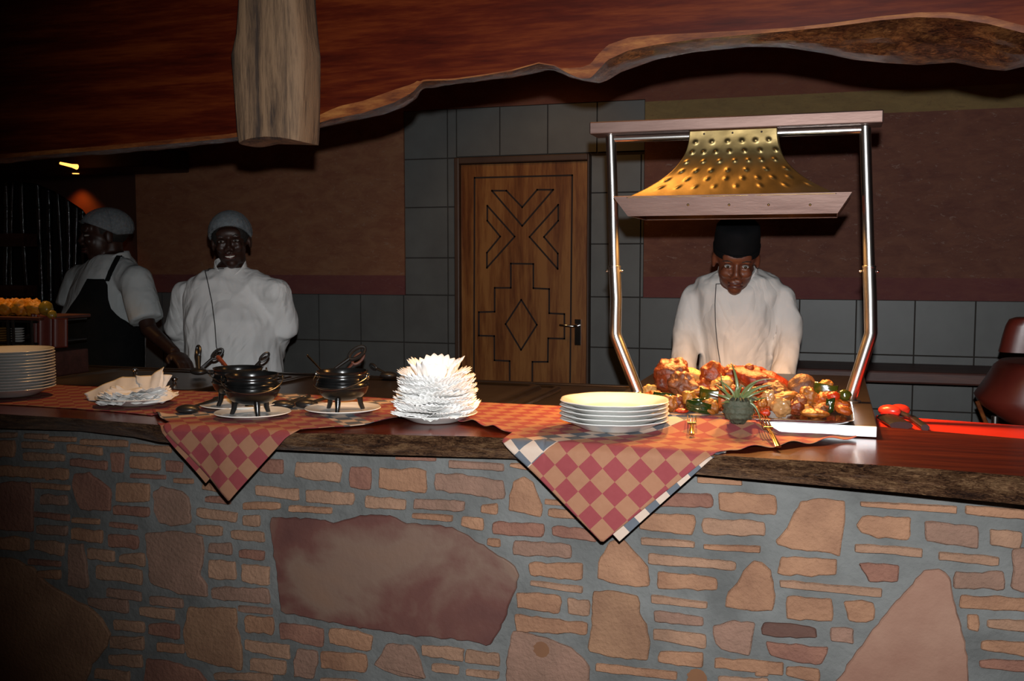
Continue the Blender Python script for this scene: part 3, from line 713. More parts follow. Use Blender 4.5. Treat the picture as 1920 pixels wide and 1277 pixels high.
sheet([[(252,704,2.36),(282,705,2.36),(306,688,2.37),(304,702,2.35),(322,704,2.34)],[(262,728,2.30),(278,735,2.28),(292,736,2.28),(305,732,2.29),(308,728,2.30)]], 'peaked paper napkin standing up from the low pile', 5)
sheet([[(235,732,2.29),(262,727,2.30),(290,726,2.31),(312,730,2.31),(334,740,2.33)],[(200,752,2.24),(240,755,2.23),(270,757,2.23),(305,754,2.24),(322,748,2.27)]], 'wavy paper napkin spread over the front of the low pile', 8)

# ================================================================ BLACK POTS
def make_pot():
    root = empty('cast_iron_pot', (0,0,0), '', 'pot')
    H0 = .026
    prof = [(.001, H0), (.03, H0+.002), (.048, H0+.010), (.060, H0+.024), (.0655, H0+.040), (.067, H0+.046), (.0685, H0+.047), (.0685, H0+.050), (.0665, H0+.051), (.0655, H0+.058), (.064, H0+.060), (.0655, H0+.0615), (.0655, H0+.064), (.0625, H0+.066), (.060, H0+.076), (.0605, H0+.080), (.062, H0+.0815), (.0618, H0+.085), (.061, H0+.087), (.064, H0+.092), (.0655, H0+.095), (.0625, H0+.0955), (.057, H0+.084), (.060, H0+.060), (.055, H0+.025), (.03, H0+.010), (.001, H0+.008)]
    MB().lathe([(r, H0+(z-H0)*.80) for r, z in prof], (0,0,0), 56).build('body', M['iron'], root, angle=50)
    for k in range(3):
        a = 2*pi*k/3-pi/2+.25
        p = [V((.043*math.cos(a), .043*math.sin(a), H0+.012)), V((.047*math.cos(a), .047*math.sin(a), .014)), V((.053*math.cos(a), .053*math.sin(a), 0))]
        MB().tube(p, [.009, .0065, .0055], 10).build('leg', M['iron'], root)
    for s in (-1, 1):
        pts = [V((s*(.066+.009*math.sin(t)), .010*math.cos(t), H0+.078-.0)) + V((0, 0, -.0155)) for t in [pi*i/8 for i in range(9)]]
        MB().tube(pts, .0028, 8).build('ear', M['iron'], root)
        c = V((s*.0735, 0, H0+.0645)); MB().tube([c+V((0, .0075*math.cos(t), .0075*math.sin(t))) for t in [2*pi*i/14 for i in range(14)]], .0012, 6, closed=True).build('wire_loop', M['wire'], root)
    h = []
    for i in range(25):
        t = pi*i/24; h.append(V((-.0745*math.cos(t), -.074*math.sin(t)*.995, H0+.0645-.030*math.sin(t))))
    MB().tube(h, .0014, 6).build('bail_handle', M['wire'], root)
    return root
pot = make_pot()
def place_pot(o, px, py, rz, lab, tilt=0):
    p = at(px, py, Z=ZT+.018); o.location = (p.x, p.y, ZT+.0125); o.rotation_euler = (0, 0, rz); o['label'] = lab; o['group'] = 'small cast iron pots'; del o['group']
    return p
pts_ = [(474, 773, .55, 'small three-legged black pot nearest the front, its wire bail swung forward', 'white saucer under the front black pot', 0),
        (448, 757, .75, 'small three-legged black pot partly hidden behind the front one', 'white saucer under the rear black pot', -10),
        (643, 765, -.05, 'small three-legged black pot standing apart on the right with a spoon in it', 'white saucer under the black pot with a steel spoon', 0)]
pots = [pot, copy_tree(pot), copy_tree(pot)]
for o, (px, Y, rz, lab, pl2, dx) in zip(pots, pts_):
    place_pot(o, px, Y, rz, lab); p = at(px, Y, Z=ZT+.018); p.z = ZT+.0065
    plate('saucer', pl2, p, 71*pxm(p), .011, cat='plate')
def spoon(name, a, b, bowl, lab, mat, r=.0022, rb=.014):
    root = empty(name, V(a), lab, 'spoon'); a = V(a); b = V(b)
    MB().tube([a, a.lerp(b, .5)+V((0,0,-.001)), b], [r*1.5, r, r*1.1], 8).build('handle', mat, root)
    d = (b-a).normalized(); M3 = d.to_track_quat('X', 'Z').to_matrix()
    MB().ell(b+d*rb, (rb*1.3, rb*.9, rb*.35), M3).build('bowl', mat, root)
    return root
p3 = at(643, 765, Z=ZT+.018); e1 = at(577, 667, Y=2.42); 
spoon('steel_spoon', e1, (p3.x-.02, p3.y+.005, ZT+.075), 0, 'thin steel spoon leaning in the black pot on the right', M['chrome'])
MB().ell(e1, (.0035, .0035, .0035)).build('knob', M['chrome'], bpy.data.objects['steel_spoon'])
p2 = at(448, 757, Z=ZT+.018)
spoon('wooden_spoon', at(409, 670, Y=2.46), (p2.x-.0, p2.y+.01, ZT+.075), 0, 'red-brown wooden spoon leaning in the rear black pot', plain('red wooden handle', (.20,.045,.02), (.15,.03,.015), 20, .5), r=.0045)

# ================================================================ STEEL SERVING COUNTER WITH PAN LIDS
sc = empty('steel_serving_counter', (-1.9, 3.0, 0), 'dark stainless steel hot counter with covered wells behind the wooden slab', 'counter')
SCX0, SCX1, SCY0, SCY1, SCZ = -3.6, -.575, 2.61, 3.46, .985
MB().box((SCX0, SCY0, SCZ-.04), (SCX1, SCY1, SCZ)).build('steel_top', M['steel_dark'], sc, smooth=False, bevel=.006)
MB().box((SCX0+.02, SCY0+.05, 0), (SCX1-.02, SCY1-.04, SCZ-.04)).build('cabinet', M['steel_dark'], sc, smooth=False)
MB().box((SCX0, SCY1-.03, SCZ), (SCX1, SCY1, SCZ+.006)).build('back_lip', M['steel_dark'], sc, smooth=False, bevel=.003)
def lid(x0, x1, lab):
    r = empty('pan_lid', ((x0+x1)/2, 3.0, SCZ), lab, 'lid'); g = MB()
    def ring(i, z, rr=.03):
        a, b, c, d = x0+i, x1-i, 2.70+i*.8, 3.30-i*.8; P = []
        for (cx, cy, t0) in ((b-rr, d-rr, 0), (a+rr, d-rr, pi/2), (a+rr, c+rr, pi), (b-rr, c+rr, 1.5*pi)):
            for k in range(6): t = t0+pi/2*k/5; P.append((cx+rr*math.cos(t), cy+rr*math.sin(t), z))
        return P
    R_ = [ring(0, SCZ+.0005), ring(0, SCZ+.010), ring(.006, SCZ+.0155), ring(.018, SCZ+.0145), ring(.022, SCZ+.010), ring(.055, SCZ+.010), ring(.06, SCZ+.020), ring(.068, SCZ+.024), ring(.085, SCZ+.0235), ring(.09, SCZ+.020), ring(.13, SCZ+.020)]
    vs = sum(R_, []); n = 24; fs = [(i*n+k, i*n+(k+1) % n, (i+1)*n+(k+1) % n, (i+1)*n+k) for i in range(len(R_)-1) for k in range(n)]
    fs.append(tuple((len(R_)-1)*n+k for k in range(n))); g.add(vs, fs); g.build('pan', M['steel_dark'], r, angle=60)
    for k in range(2):
        x = x0+.25+k*(x1-x0-.5); z = SCZ+.020
        MB().lathe([(.001, 0), (.008, 0), (.006, .008), (.012, .014), (.012, .019), (.001, .022)], (x, 3.12-.2*k, z), 20).build('knob', M['chrome'], r)
lid(-1.88, -.87, 'stepped steel pan lid at the right end of the hot counter, beside the napkin pile')
lid(-2.72, -1.90, 'stepped steel pan lid at the left of the hot counter, behind the black pots')
# ladles with looped handles lying in the wells
def ladle(a, b, lab, mat, r=.006, loop=.016, cat='ladle'):
    a, b = V(a), V(b); root = empty('ladle', b, lab, cat); d = (b-a).normalized()
    sd = d.cross(V((0, 1, .3))).normalized()
    lp = [a-d*loop*1.6*(1-math.cos(t))*.5*2+sd*loop*.75*math.sin(t) for t in [2*pi*i/18 for i in range(18)]]
    MB().tube(lp, r*.75, 8, closed=True).build('hanging_loop', mat, root)
    MB().tube([a, a.lerp(b, .5), b], [r*1.3, r, r*.8], 10, flat=.6).build('handle', mat, root)
    MB().ell(b+V((0, 0, -.002)), (.032, .026, .012)).build('bowl', mat, root); return root
def lad(x0, y0, x1, y1, Y, lab, mat, r=.006, loop=.016):
    a = at(x0, y0, Y=Y); b = at(x1, y1, Y=Y-.03); b.z = max(b.z, SCZ+.040); return ladle(a, b, lab, mat, r, loop)
lad(655, 672, 615, 700, 3.15, 'large black ladle with the biggest looped handle, right of the smiling woman', M['black'], .009, .020)
lad(662, 682, 640, 703, 3.2, 'brown ladle lying beneath the large black one', M['bench'], .007, .016)
lad(398, 672, 372, 694, 3.15, 'black ladle whose looped handle points right, at the left of the pots', M['black'], .007, .015)
lad(372, 668, 373, 696, 3.05, 'black ladle standing nearly upright at the left of the pots', M['black'], .008, .013)
lad(488, 677, 468, 696, 3.2, 'black ladle with a looped handle behind the front pot, against the white jacket', M['black'], .006, .013)
lad(706, 691, 728, 702, 3.25, 'short black ladle lying left of the napkin pile', M['black'], .006, .012)
# black utensils on the counter around the pots
def bl(a, b, lab):
    a, b = at(*a, Z=ZT+.022), at(*b, Z=ZT+.018); ladle(a, b, lab, M['black'], .006, .010)
bl((403,750), (352,766), 'black serving spoon lying on the cloth left of the pots')
bl((566,747), (531,757), 'black serving ladle lying between the pots, nearer the front pot')
bl((618,745), (575,756), 'black serving ladle lying between the pots, nearer the right pot')
#@@PART3
# ================================================================ CARVING STATION AND HEAT LAMP
cs = empty('carving_station', ((SX0+SX1)/2, SY0+.4, 0), 'steel-topped carving station at the right end of the hot counter', 'counter')
MB().box((SX0, SY0, ZT+.002), (SX1, SY1, SZ)).build('steel_top', M['steel_dark'], cs, smooth=False, bevel=.003)
MB().box((SX0+.002, SY0-.004, ZT+.003), (SX1-.002, SY0+.001, SZ-.001)).build('flashlit_front_strip', plain('flash-lit steel strip', (.8,.8,.8), (.74,.74,.74), 30, .5, .4), cs, smooth=False, bevel=.001)  # flash brightness of the front edge put into a paler steel colour
MB().box((SX0+.03, YB+.02, 0), (SX1-.03, SY1-.03, ZT+.002)).build('cabinet', M['steel_dark'], cs, smooth=False)
PY = (at(1195, 744, Z=SZ).y+at(1592, 748, Z=SZ).y)/2
HL = [(1197,746),(1153.5,627),(1155,560),(1152,500),(1149,370),(1145,250)]
HR = [(1592,750),(1633,627),(1632,560),(1630,500),(1627,400),(1622,240)]
hm = (at(1372, 380, Y=PY)); 
hs = empty('heat_lamp_stand', (hm.x, PY, SZ), 'steel arch with two bent posts carrying the hammered brass heat lamp over the roast', 'lamp')
for L in (HL, HR):
    P = [at(x, y, Y=PY) for x, y in L]; P[0].z = SZ
    k = P[1]; path = [P[0], P[0].lerp(k, .9), k.lerp(P[0], .04), k.lerp(P[2], .04), k.lerp(P[2], .3), P[2], P[3]]
    MB().tube(path, .0165, 20).build('lower_tube', M['steel_tube'], hs, angle=60)
    MB().tube([P[3]-V((0,0,.01)), P[3], P[4], P[5]+V((0,0,.004))], .0142, 20).build('upper_tube', M['steel_tube'], hs, angle=60)
    MB().lathe([(.016, -.003), (.0175, -.002), (.0175, .002), (.015, .003)], P[3], 20).build('collar', M['steel_tube'], hs)
    for s in (-1, 1): MB().ell(P[3]+V((s*.021, 0, -.012)), (.0035, .0035, .0035)).build('screw', M['chrome'], hs)
    MB().lathe([(.03, 0), (.03, .004), (.018, .006)], (P[0].x, P[0].y, SZ), 24).build('foot_flange', M['steel_tube'], hs)
ta, tb = at(1105, 228, Y=PY-.05), at(1657, 206, Y=PY-.05); tbm = at(1105, 250, Y=PY-.05).z
MB().box((ta.x, PY-.05, tbm-.002), (tb.x, PY+.05, (ta.z+tb.z)/2)).build('top_bar', M['pinksteel'], hs, smooth=False, bevel=.003)
ra, rb = at(1150, 256, Y=PY), at(1618, 240, Y=PY); rz_ = (ra.z+rb.z)/2-.006
MB().tube([(ra.x, PY, rz_), (rb.x, PY, rz_)], .010, 14).build('cross_rod', M['steel_tube'], hs)
# brass hood: rectangular bell with hammered dimples
hd = empty('heat_lamp', (hm.x, PY, 1.55), 'hammered brass heat lamp hood with a flared skirt above the roast', 'lamp')
hx0, hx1 = at(1293, 240, Y=PY-.05).x, at(1456, 240, Y=PY-.05).x; hz1 = tbm-.004
YF = PY-.15
l0, l1 = at(1150, 367, Y=YF), at(1597, 361, Y=YF); lzt = (l0.z+l1.z)/2; lb = (at(1176, 403, Y=YF).z+at(1570, 401, Y=YF).z)/2; lbx0, lbx1 = at(1176, 403, Y=YF).x, at(1570, 401, Y=YF).x; LBZ = lb
HXC = (hx0+hx1)/2; HC = V(((l0.x+l1.x)/2, PY, lb+.03))
def hood_pt(side, u, t):
    # t 0 top .. 1 bottom ; flare
    fl = t**2.6; kx = .06*t+.94*fl
    wl = (HXC-hx0)+((HXC-l0.x-.035)-(HXC-hx0))*kx; wr = (hx1-HXC)+((l1.x-.035-HXC)-(hx1-HXC))*kx
    wy = .045+(.105)*kx; z = hz1+(lzt-.004-hz1)*t
    if side == 0: x = HXC-wl+(wl+wr)*u; y = PY-wy
    elif side == 1: x = HXC+wr; y = PY-wy+2*wy*u
    elif side == 2: x = HXC+wr-(wl+wr)*u; y = PY+wy
    else: x = HXC-wl; y = PY+wy-2*wy*u
    d = 0
    if side in (0, 2):
        for ri, tt in enumerate((.17, .32, .46, .60, .73, .85)):
            if abs(t-tt) < .06:
                n = (6, 7, 7, 7, 8, 8)[ri]
                for k in range(n):
                    uu = (k+.5)/n+.03*math.sin(k*7+ri*3); W = (wl+wr); du = (u-uu)*W; dz = (t-tt)*(hz1-lzt)*1.15
                    q = (du*du+dz*dz)/(.0052**2)
                    if q < 9: d += .0032*math.exp(-q)
    y += (-d if side == 0 else d)+.0012*nz((x, z, side), 30)
    return (x, y, z)
for s, nm in enumerate(('front_panel', 'side_panel', 'back_panel', 'side_panel')):
    g = MB().grid(lambda u, v: hood_pt(s, u, v), 170 if s in (0, 2) else 10, 90)
    o = g.build(nm, M['brass'], hd, angle=180, solid=.0015)
    if s == 0:
        for k in range(3):
            a = hood_pt(0, .17+.33*k, .05); MB().ell((a[0], a[1]-.0015, a[2]), (.0026, .0015, .0026)).build('rivet_hole', M['groove'], o)  # black dots painted for the shade inside the rivet holes
def frus(yf):
    t = [(l0.x, yf, lzt), (l1.x, yf, lzt), (l1.x, 2*PY-yf, lzt), (l0.x, 2*PY-yf, lzt)]
    i = l0.x-lbx0; j = l1.x-lbx1; k = .0
    b = [(lbx0, yf+.012, lb), (lbx1, yf+.012, lb), (lbx1, 2*PY-yf-.012, lb), (lbx0, 2*PY-yf-.012, lb)]
    return t, b
t_, b_ = frus(YF)
MB().add(t_+b_, [(0,1,5,4),(1,2,6,5),(2,3,7,6),(3,0,4,7)]).build('skirt', M['pinksteel'], hd, smooth=False, solid=.002)
for px in (1290, 1367, 1441, 1519):
    p = at(px, 384, Y=YF+.004); MB().ell((p.x, p.y, p.z), (.0032, .003, .0032)).build('bolt', M['brass'], hd)
MB().add([(l0.x+.0, YF, lzt-.001), (l1.x, YF, lzt-.001), (l1.x, 2*PY-YF, lzt-.001), (l0.x, 2*PY-YF, lzt-.001), (l0.x+.04, YF+.03, lzt-.001), (l1.x-.04, YF+.03, lzt-.001), (l1.x-.04, 2*PY-YF-.03, lzt-.001), (l0.x+.04, 2*PY-YF-.03, lzt-.001)], [(0,1,5,4),(1,2,6,5),(2,3,7,6),(3,0,4,7)]).build('ledge', M['brass'], hd, smooth=False, solid=.0015)
em = NT('lamp glow'); em.fin((1,.6,.25), .5, emit=(1,.5,.18), es=1.2)
for dx in (-.13, .13): MB().ell((HC.x+dx, HC.y, HC.z+.045), (.025, .025, .025)).build('bulb', em.m, hd)
# downlights in the soffit
for px, py, nm in ((142, 325, 'small round downlight glowing above the arch, the lower of two'), (131, 309, 'small glowing lamp above the arch, the upper of two')):
    p = at(px, py, Y=5.72 if py > 320 else 5.36); r = .022 if py > 320 else .018
    if py > 320: DL = p.copy(); DL.z -= .004; g = MB().lathe([(.001, 0), (r, 0), (r, .01), (r+.008, .012)], DL, 24)
    else: g = MB(); a = at(113, 306, Y=5.3); b = at(144, 313, Y=5.3); g.tube([a, a.lerp(b, .7), b], [.008, .011, .017], 14)
    q = NT('glow%d' % py); q.fin((1,.5,.15), .5, emit=(1,.36,.07), es=3)
    T(g.build('downlight', q.m), nm, 'light')

# ================================================================ FOOD
def cm(name, a, b, r=.36, sc=50, bump=.8, coat=.0):
    a = (a[0]*.75, a[1]*.62, a[2]*.5); b = (b[0]*.6, b[1]*.5, b[2]*.4)
    return plain(name, a, b, sc, r, 0, bump, sc*2, coat=coat, dist=.004)
F = {'roast': cm('roast skin', (.26,.05,.010), (.07,.012,.005)), 'roastp': cm('pale roast meat', (.34,.14,.06), (.13,.035,.015), .4), 'fat': cm('fat rind', (.65,.42,.15), (.55,.30,.08)),
     'chick': cm('glazed chicken', (.45,.085,.010), (.15,.018,.004)), 'ribs': cm('glazed ribs', (.38,.04,.007), (.12,.010,.003)), 'brown': cm('brown roast', (.20,.075,.022), (.12,.04,.012), .5),
     'dark': cm('dark sliced meat', (.11,.05,.03), (.20,.06,.015), .4), 'green': cm('green pepper', (.04,.06,.006), (.09,.09,.012), .18, 8, .15, .8), 'dgreen': cm('dark green pepper', (.012,.035,.006), (.025,.045,.008), .15, 8, .1, .9),
     'orange': cm('roast carrot', (.52,.13,.012), (.30,.05,.006)), 'red': cm('red pepper', (.60,.05,.010), (.48,.03,.008), .2), 'yellow': cm('roast onion', (.55,.26,.04), (.32,.10,.015)),
     'onion': cm('whole onion', (.55,.38,.20), (.38,.18,.06), .25, 5, .1), 'potato': cm('roast potato', (.45,.18,.03), (.20,.06,.010)), 'crown': cm('pineapple skin', (.05,.07,.05), (.10,.12,.085), .7, 40, .9, 0), 'leaf': cm('pineapple leaf', (.10,.17,.07), (.20,.28,.12), .4, 6, .1, .1)}
def blob(r, seed, amp=.18, fq=18, lump=0):
    g = MB().ell((0,0,0), r, None, 36, 24); s = max(r)
    for i, p in enumerate(g.v):
        p = V(p); n = p.normalized(); d = amp*min(r)*(nz(n*1.0, 1.6, seed)*1.4+.6*nz(n, 4, seed+3)+.15*nz(n, 9, seed+5)+lump*.4*abs(nz(n, 7, seed+9)))
        g.v[i] = tuple(p+n*d)
    return g
def food(name, px, py, Y, w, h, mat, label, cat, group=None, rz=None, tilt=0, amp=.18, lump=.6, d=None, seed=None):
    p = at(px, py, Y=Y); k = pxm(p); seed = seed if seed is not None else random.random()*90
    g = blob((w*k/2, (d or w*.8)*k/2, h*k/2), seed, amp, lump=lump)
    Mr = Matrix.Rotation(tilt, 4, 'Y') @ Matrix.Rotation((rz if rz is not None else 0), 4, 'Z')
    g.v = [tuple(Mr @ V(q)) for q in g.v]
    lo = min(q[2] for q in g.v); zf = max(p.z, SZ+.006-lo); g.v = [(q[0]+p.x, q[1]+p.y, q[2]+zf) for q in g.v]
    return T(g.build(name, F[mat], angle=180), label, cat, group)
def pepper(px, py, Y, w, h, mat, label, group=None, tilt=0, curl=1.0):
    p = at(px, py, Y=Y); k = pxm(p); W, H = w*k/2, h*k/2; sd = random.random()*50; g = MB()
    def f(u, v):
        a = (u-.5)*2*1.25*curl; x = W*math.sin(a)/math.sin(min(1.25*curl, 1.57)); y = -W*.55*math.cos(a); z = H*(v*2-1)*(1-.25*abs(u-.5))+.15*H*math.sin(a*2+sd)
        y -= .25*H*math.cos((v-.5)*2.4); return V((x, y, z))+V((0, 1, 0))*.003*nz((u*3, v*3, sd), 1)
    g.grid(f, 20, 10); R_ = Matrix.Rotation(tilt, 3, 'Y'); g.v = [tuple(R_ @ V(q)) for q in g.v]
    lo = min(q[2] for q in g.v); zf = max(p.z, SZ+.008-lo); g.v = [(q[0]+p.x, q[1]+p.y, q[2]+zf) for q in g.v]
    return T(g.build('pepper_piece', F[mat], solid=.004, angle=180, solid_off=-1), label, 'vegetable', group)
# silver tray
a, b = at(1250, 779, Z=SZ+.006), at(1572, 787, Z=SZ+.006)
tx0, tx1 = SX0+.015, at(1600, 770, Z=SZ+.006).x; ty0 = a.y+.0; ty1 = PY-.02
g = MB()
def rr_(i, z, rr=.05):
    P = []
    for (cx, cy, t0) in ((tx1-i-rr, ty1-i-rr, 0), (tx0+i+rr, ty1-i-rr, pi/2), (tx0+i+rr, ty0+i+rr, pi), (tx1-i-rr, ty0+i+rr, 1.5*pi)):
        for k in range(8): t = t0+pi/2*k/7; P.append((cx+rr*math.cos(t), cy+rr*math.sin(t), z))
    return P
R_ = [rr_(.012, SZ+.0008), rr_(.001, SZ+.006), rr_(0, SZ+.0085), rr_(.002, SZ+.0088), rr_(.016, SZ+.0045), rr_(.03, SZ+.003)]
n = 32; g.add(sum(R_, []), [(i*n+k, i*n+(k+1) % n, (i+1)*n+(k+1) % n, (i+1)*n+k) for i in range(5) for k in range(n)]+[tuple(5*n+k for k in range(n))])
T(g.build('serving_tray', M['chrome'], angle=60), 'silver serving tray under the roast meats and vegetables', 'tray')
yf, ym, yb = ty0+.05, ty0+.14, ty0+.24
food('roast_joint', 1262, 717, yb-.02, 74, 74, 'roast', 'large round roast joint with dark crisp skin at the left of the platter', 'meat', amp=.30, seed=3)
food('roast_joint', 1282, 722, yb-.06, 52, 46, 'roastp', 'torn pale meat on the front of the left roast joint', 'meat', amp=.35, tilt=.5, seed=11)
food('roast_slice', 1295, 702, yb+.0, 46, 26, 'fat', 'slab of yellow fat rind on top of the left roast joint', 'meat', amp=.1, tilt=.3)
food('chicken_piece', 1336, 705, yb-.02, 42, 52, 'chick', 'glazed orange chicken leg standing between the joint and the pineapple', 'meat', amp=.3, tilt=.35, seed=5)
food('chicken_piece', 1322, 728, yb-.04, 40, 34, 'chick', 'dark glazed chicken thigh below the upright leg', 'meat', amp=.3, tilt=-.3)
food('chicken_piece', 1352, 722, yb-.05, 44, 30, 'fat', 'golden chicken piece beside the pineapple leaves', 'meat', amp=.3, tilt=-.5)
food('chicken_piece', 1368, 706, yb+.0, 40, 40, 'chick', 'reddish chicken piece behind the tallest pineapple leaf', 'meat', amp=.35)
food('rib_rack', 1425, 712, yb+.02, 116, 42, 'ribs', 'long red glazed rack of ribs sloping down to the right', 'meat', amp=.22, tilt=.28, seed=8)
food('rib_rack', 1395, 700, yb+.02, 46, 26, 'ribs', 'short red glazed rib piece behind the pineapple crown', 'meat', amp=.22, tilt=.1, seed=18)
food('rib_end', 1405, 691, yb+.0, 18, 18, 'chick', 'small round knob of glazed meat on top of the ribs', 'meat', amp=.2)
food('sliced_meat', 1455, 737, yb-.06, 58, 40, 'dark', 'dark sliced meat in front of the ribs', 'meat', amp=.25, tilt=.15)
food('roast_joint', 1506, 735, yb-.02, 58, 62, 'brown', 'plain brown dome of roast meat at the right of the platter', 'meat', amp=.15, seed=21, lump=.3)
for px, py, Y, w, h, mt, tl, lb in [(1208,752,yf+.06,44,20,'orange',.2,'orange carrot chunk at the far left of the platter'),(1222,742,ym+.02,40,18,'orange',-.3,'orange carrot chunk lying above the leftmost one'),
  (1196,746,ym,22,14,'red',.3,'small red carrot end nearest the left post'),(1218,731,yb,26,20,'fat',0,'pale yellow potato behind the left carrots'),
  (1255,768,yf,34,30,'potato',.3,'browned potato just right of the plate stack'),(1270,755,yf+.02,30,28,'roast',0,'dark browned onion under the left joint'),
  (1292,747,yf+.02,28,30,'yellow',0,'cut yellow onion half facing the front'),(1278,776,yf-.015,24,9,'red',.05,'thin red carrot slice at the tray edge left'),
  (1313,733,ym+.03,40,16,'potato',-.1,'bits of browned potato above the green pepper'),(1335,762,yf,34,22,'potato',.5,'folded golden potato piece left of the pineapple'),
  (1328,772,yf-.01,30,12,'yellow',.35,'golden onion strip low at the tray edge'),(1358,760,yf+.01,18,30,'roast',0,'dark brown piece tucked beside the pineapple'),
  (1441,746,yf+.03,24,32,'onion',.2,'white onion piece right of the pineapple'),(1464,766,yf-.01,38,34,'onion',0,'whole peeled onion at the front of the platter'),
  (1470,744,yf+.05,50,18,'potato',-.25,'long golden potato wedge over the whole onion'),(1421,738,ym,30,22,'orange',.4,'orange carrot piece under the pineapple leaves'),
  (1430,757,yf,18,18,'potato',0,'small potato beside the lower pineapple leaf'),(1435,774,yf-.015,20,12,'red',0,'small red carrot disc at the tray edge right of the pineapple'),
  (1417,770,yf-.005,18,16,'orange',.2,'orange carrot stub against the pineapple crown'),(1495,766,yf,28,26,'roast',0,'brown onion chunk right of the whole onion'),
  (1500,752,yf+.04,24,24,'roastp',0,'pinkish cube of meat below the brown roast'),(1515,744,yf+.07,34,34,'potato',.2,'chopped golden vegetables piled below the brown roast'),
  (1528,775,yf-.01,56,16,'potato',.05,'flat golden potato slab at the front right'),(1512,768,yf+.01,22,18,'yellow',0,'glazed onion lump behind the flat slab'),
  (1540,767,yf+.01,26,14,'brown',-.1,'brown vegetable chunk on the flat slab'),(1543,746,ym-.02,38,20,'orange',-.35,'bright orange carrot wedge below the right peppers'),
  (1582,769,yf+.02,32,17,'orange',.35,'orange wedge lying apart at the right end'),(1576,757,ym-.03,34,16,'orange',.1,'dull orange wedge under the olive'),
  (1546,722,yb,30,18,'yellow',-.2,'golden lump on top of the right green pepper'),(1380,736,ym,30,26,'ribs',0,'red meat piece hidden behind the pineapple leaves'),
  (1485,760,ym,26,24,'chick',0,'glazed chunk behind the whole onion'),(1345,735,ym+.02,36,22,'roast',0,'brown meat chunk under the golden chicken piece'),
  (1392,755,ym-.02,40,30,'roast',0,'brown chunk behind the pineapple crown'),(1300,765,yf+.03,30,26,'brown',0,'brown chunk between the cut onion and green peppers')]:
    food('roast_vegetable' if mt not in ('roastp','chick','ribs') else 'meat_chunk', px, py, Y, w, h, mt, lb, 'vegetable' if mt not in ('roastp','chick','ribs') else 'meat', amp=.28, tilt=tl)
food('tomato', 1563, 743, ym-.03, 24, 18, 'red', 'bright red cherry tomato among the right peppers', 'vegetable', amp=.06)
food('olive', 1584, 741, ym-.02, 24, 22, 'green', 'glossy olive-green pepper end beside the right post', 'vegetable', amp=.08)
pepper(1248, 744, ym-.02, 46, 18, 'dgreen', 'dark green pepper strip under the left joint', tilt=.15)
pepper(1338, 742, ym-.02, 52, 30, 'green', 'broad olive-green pepper piece left of the pineapple', tilt=.05)
pepper(1310, 768, yf-.01, 48, 22, 'dgreen', 'dark glossy green pepper at the tray edge left of the pineapple', tilt=.1)
pepper(1308, 755, yf+.02, 34, 18, 'dgreen', 'dark green pepper slice above the glossy one', tilt=-.2)
pepper(1357, 748, yf+.0, 20, 36, 'orange', 'curled orange pepper ring beside the pineapple', tilt=0, curl=1.3)
pepper(1548, 730, yb-.03, 44, 24, 'green', 'green pepper behind the red tomato', tilt=.1)
pepper(1556, 760, yf+.03, 16, 30, 'dgreen', 'dark green upright pepper sliver near the right end', tilt=.1)
for i in range(60):
    px = random.uniform(1205, 1575); Yr = random.choice([yf+.0, yf+.03, ym-.02, ym+.03]); mt = random.choice(['potato','roast','orange','brown','yellow','chick'])
    food('vegetable_bit', px, random.uniform(757, 772), Yr, random.uniform(12, 24), random.uniform(10, 16), mt, 'small browned vegetable bit wedged between the larger roast pieces', 'vegetable', 'small bits between the roast pieces', amp=.3)
# pineapple crown
pc = at(1385, 770, Y=ty0-.025); k = pxm(pc)
pz = SZ+.0035
pr_ = empty('pineapple_crown', (pc.x, pc.y, pz), 'grey-green pineapple top with spiky leaves lying at the front of the tray', 'fruit')
g = MB().ell((0,0,0), (27*k, 23*k, 25*k), None, 40, 26)
for i, q in enumerate(g.v):
    q = V(q); n_ = q.normalized(); t = math.atan2(n_.y, n_.x); d = .006*abs(math.sin(t*8+n_.z*6))*abs(math.sin(n_.z*8))+.003*nz(n_, 6); q += n_*d; g.v[i] = (q.x+pc.x, q.y+pc.y, q.z+pz+24*k)
g.build('base', F['crown'], pr_, angle=180)
def leaf(p0, p1, p2, w, par, mat):
    g = MB(); n = 12; d0 = (p2-p0); sd = d0.cross(V((0, -1, .2))).normalized()
    vs = []
    for i in range(n+1):
        t = i/n; c = p0*(1-t)**2+p1*2*t*(1-t)+p2*t*t; ww = w*(1-t)**.7*(.8+.6*t*(1-t))+.0004
        vs += [c-sd*ww, c+V((0, .25*ww, -.2*ww)), c+sd*ww]
    g.add(vs, [(i*3+j, i*3+j+1, i*3+j+4, i*3+j+3) for i in range(n) for j in (0, 1)]); g.build('leaf', mat, par, solid=.0016)
LV = [((1383,752),(1386,715),(1371,680),7),((1383,755),(1372,722),(1344,712),5),((1383,757),(1362,735),(1340,720),5),((1385,757),(1360,742),(1332,737),5),((1385,752),(1415,722),(1448,722),7),((1385,752),(1400,706),(1456,711),3.5),
      ((1388,754),(1412,735),(1440,731),5),((1390,756),(1415,748),(1438,746),5),((1388,756),(1418,745),(1426,790),5),((1390,752),(1406,722),(1420,716),6),((1380,754),(1382,735),(1392,722),8),((1380,757),(1366,750),(1352,756),4),((1392,757),(1405,765),(1412,780),5),((1384,752),(1378,735),(1382,725),8),((1378,758),(1350,728),(1352,700),4)]
for a_, b_, c_, w_ in LV:
    leaf(at(*a_, Y=pc.y-.01), at(*b_, Y=pc.y-.03+.02*random.random()), at(*c_, Y=pc.y-.035+.05*random.random()), w_*k*.62, pr_, F['leaf'])
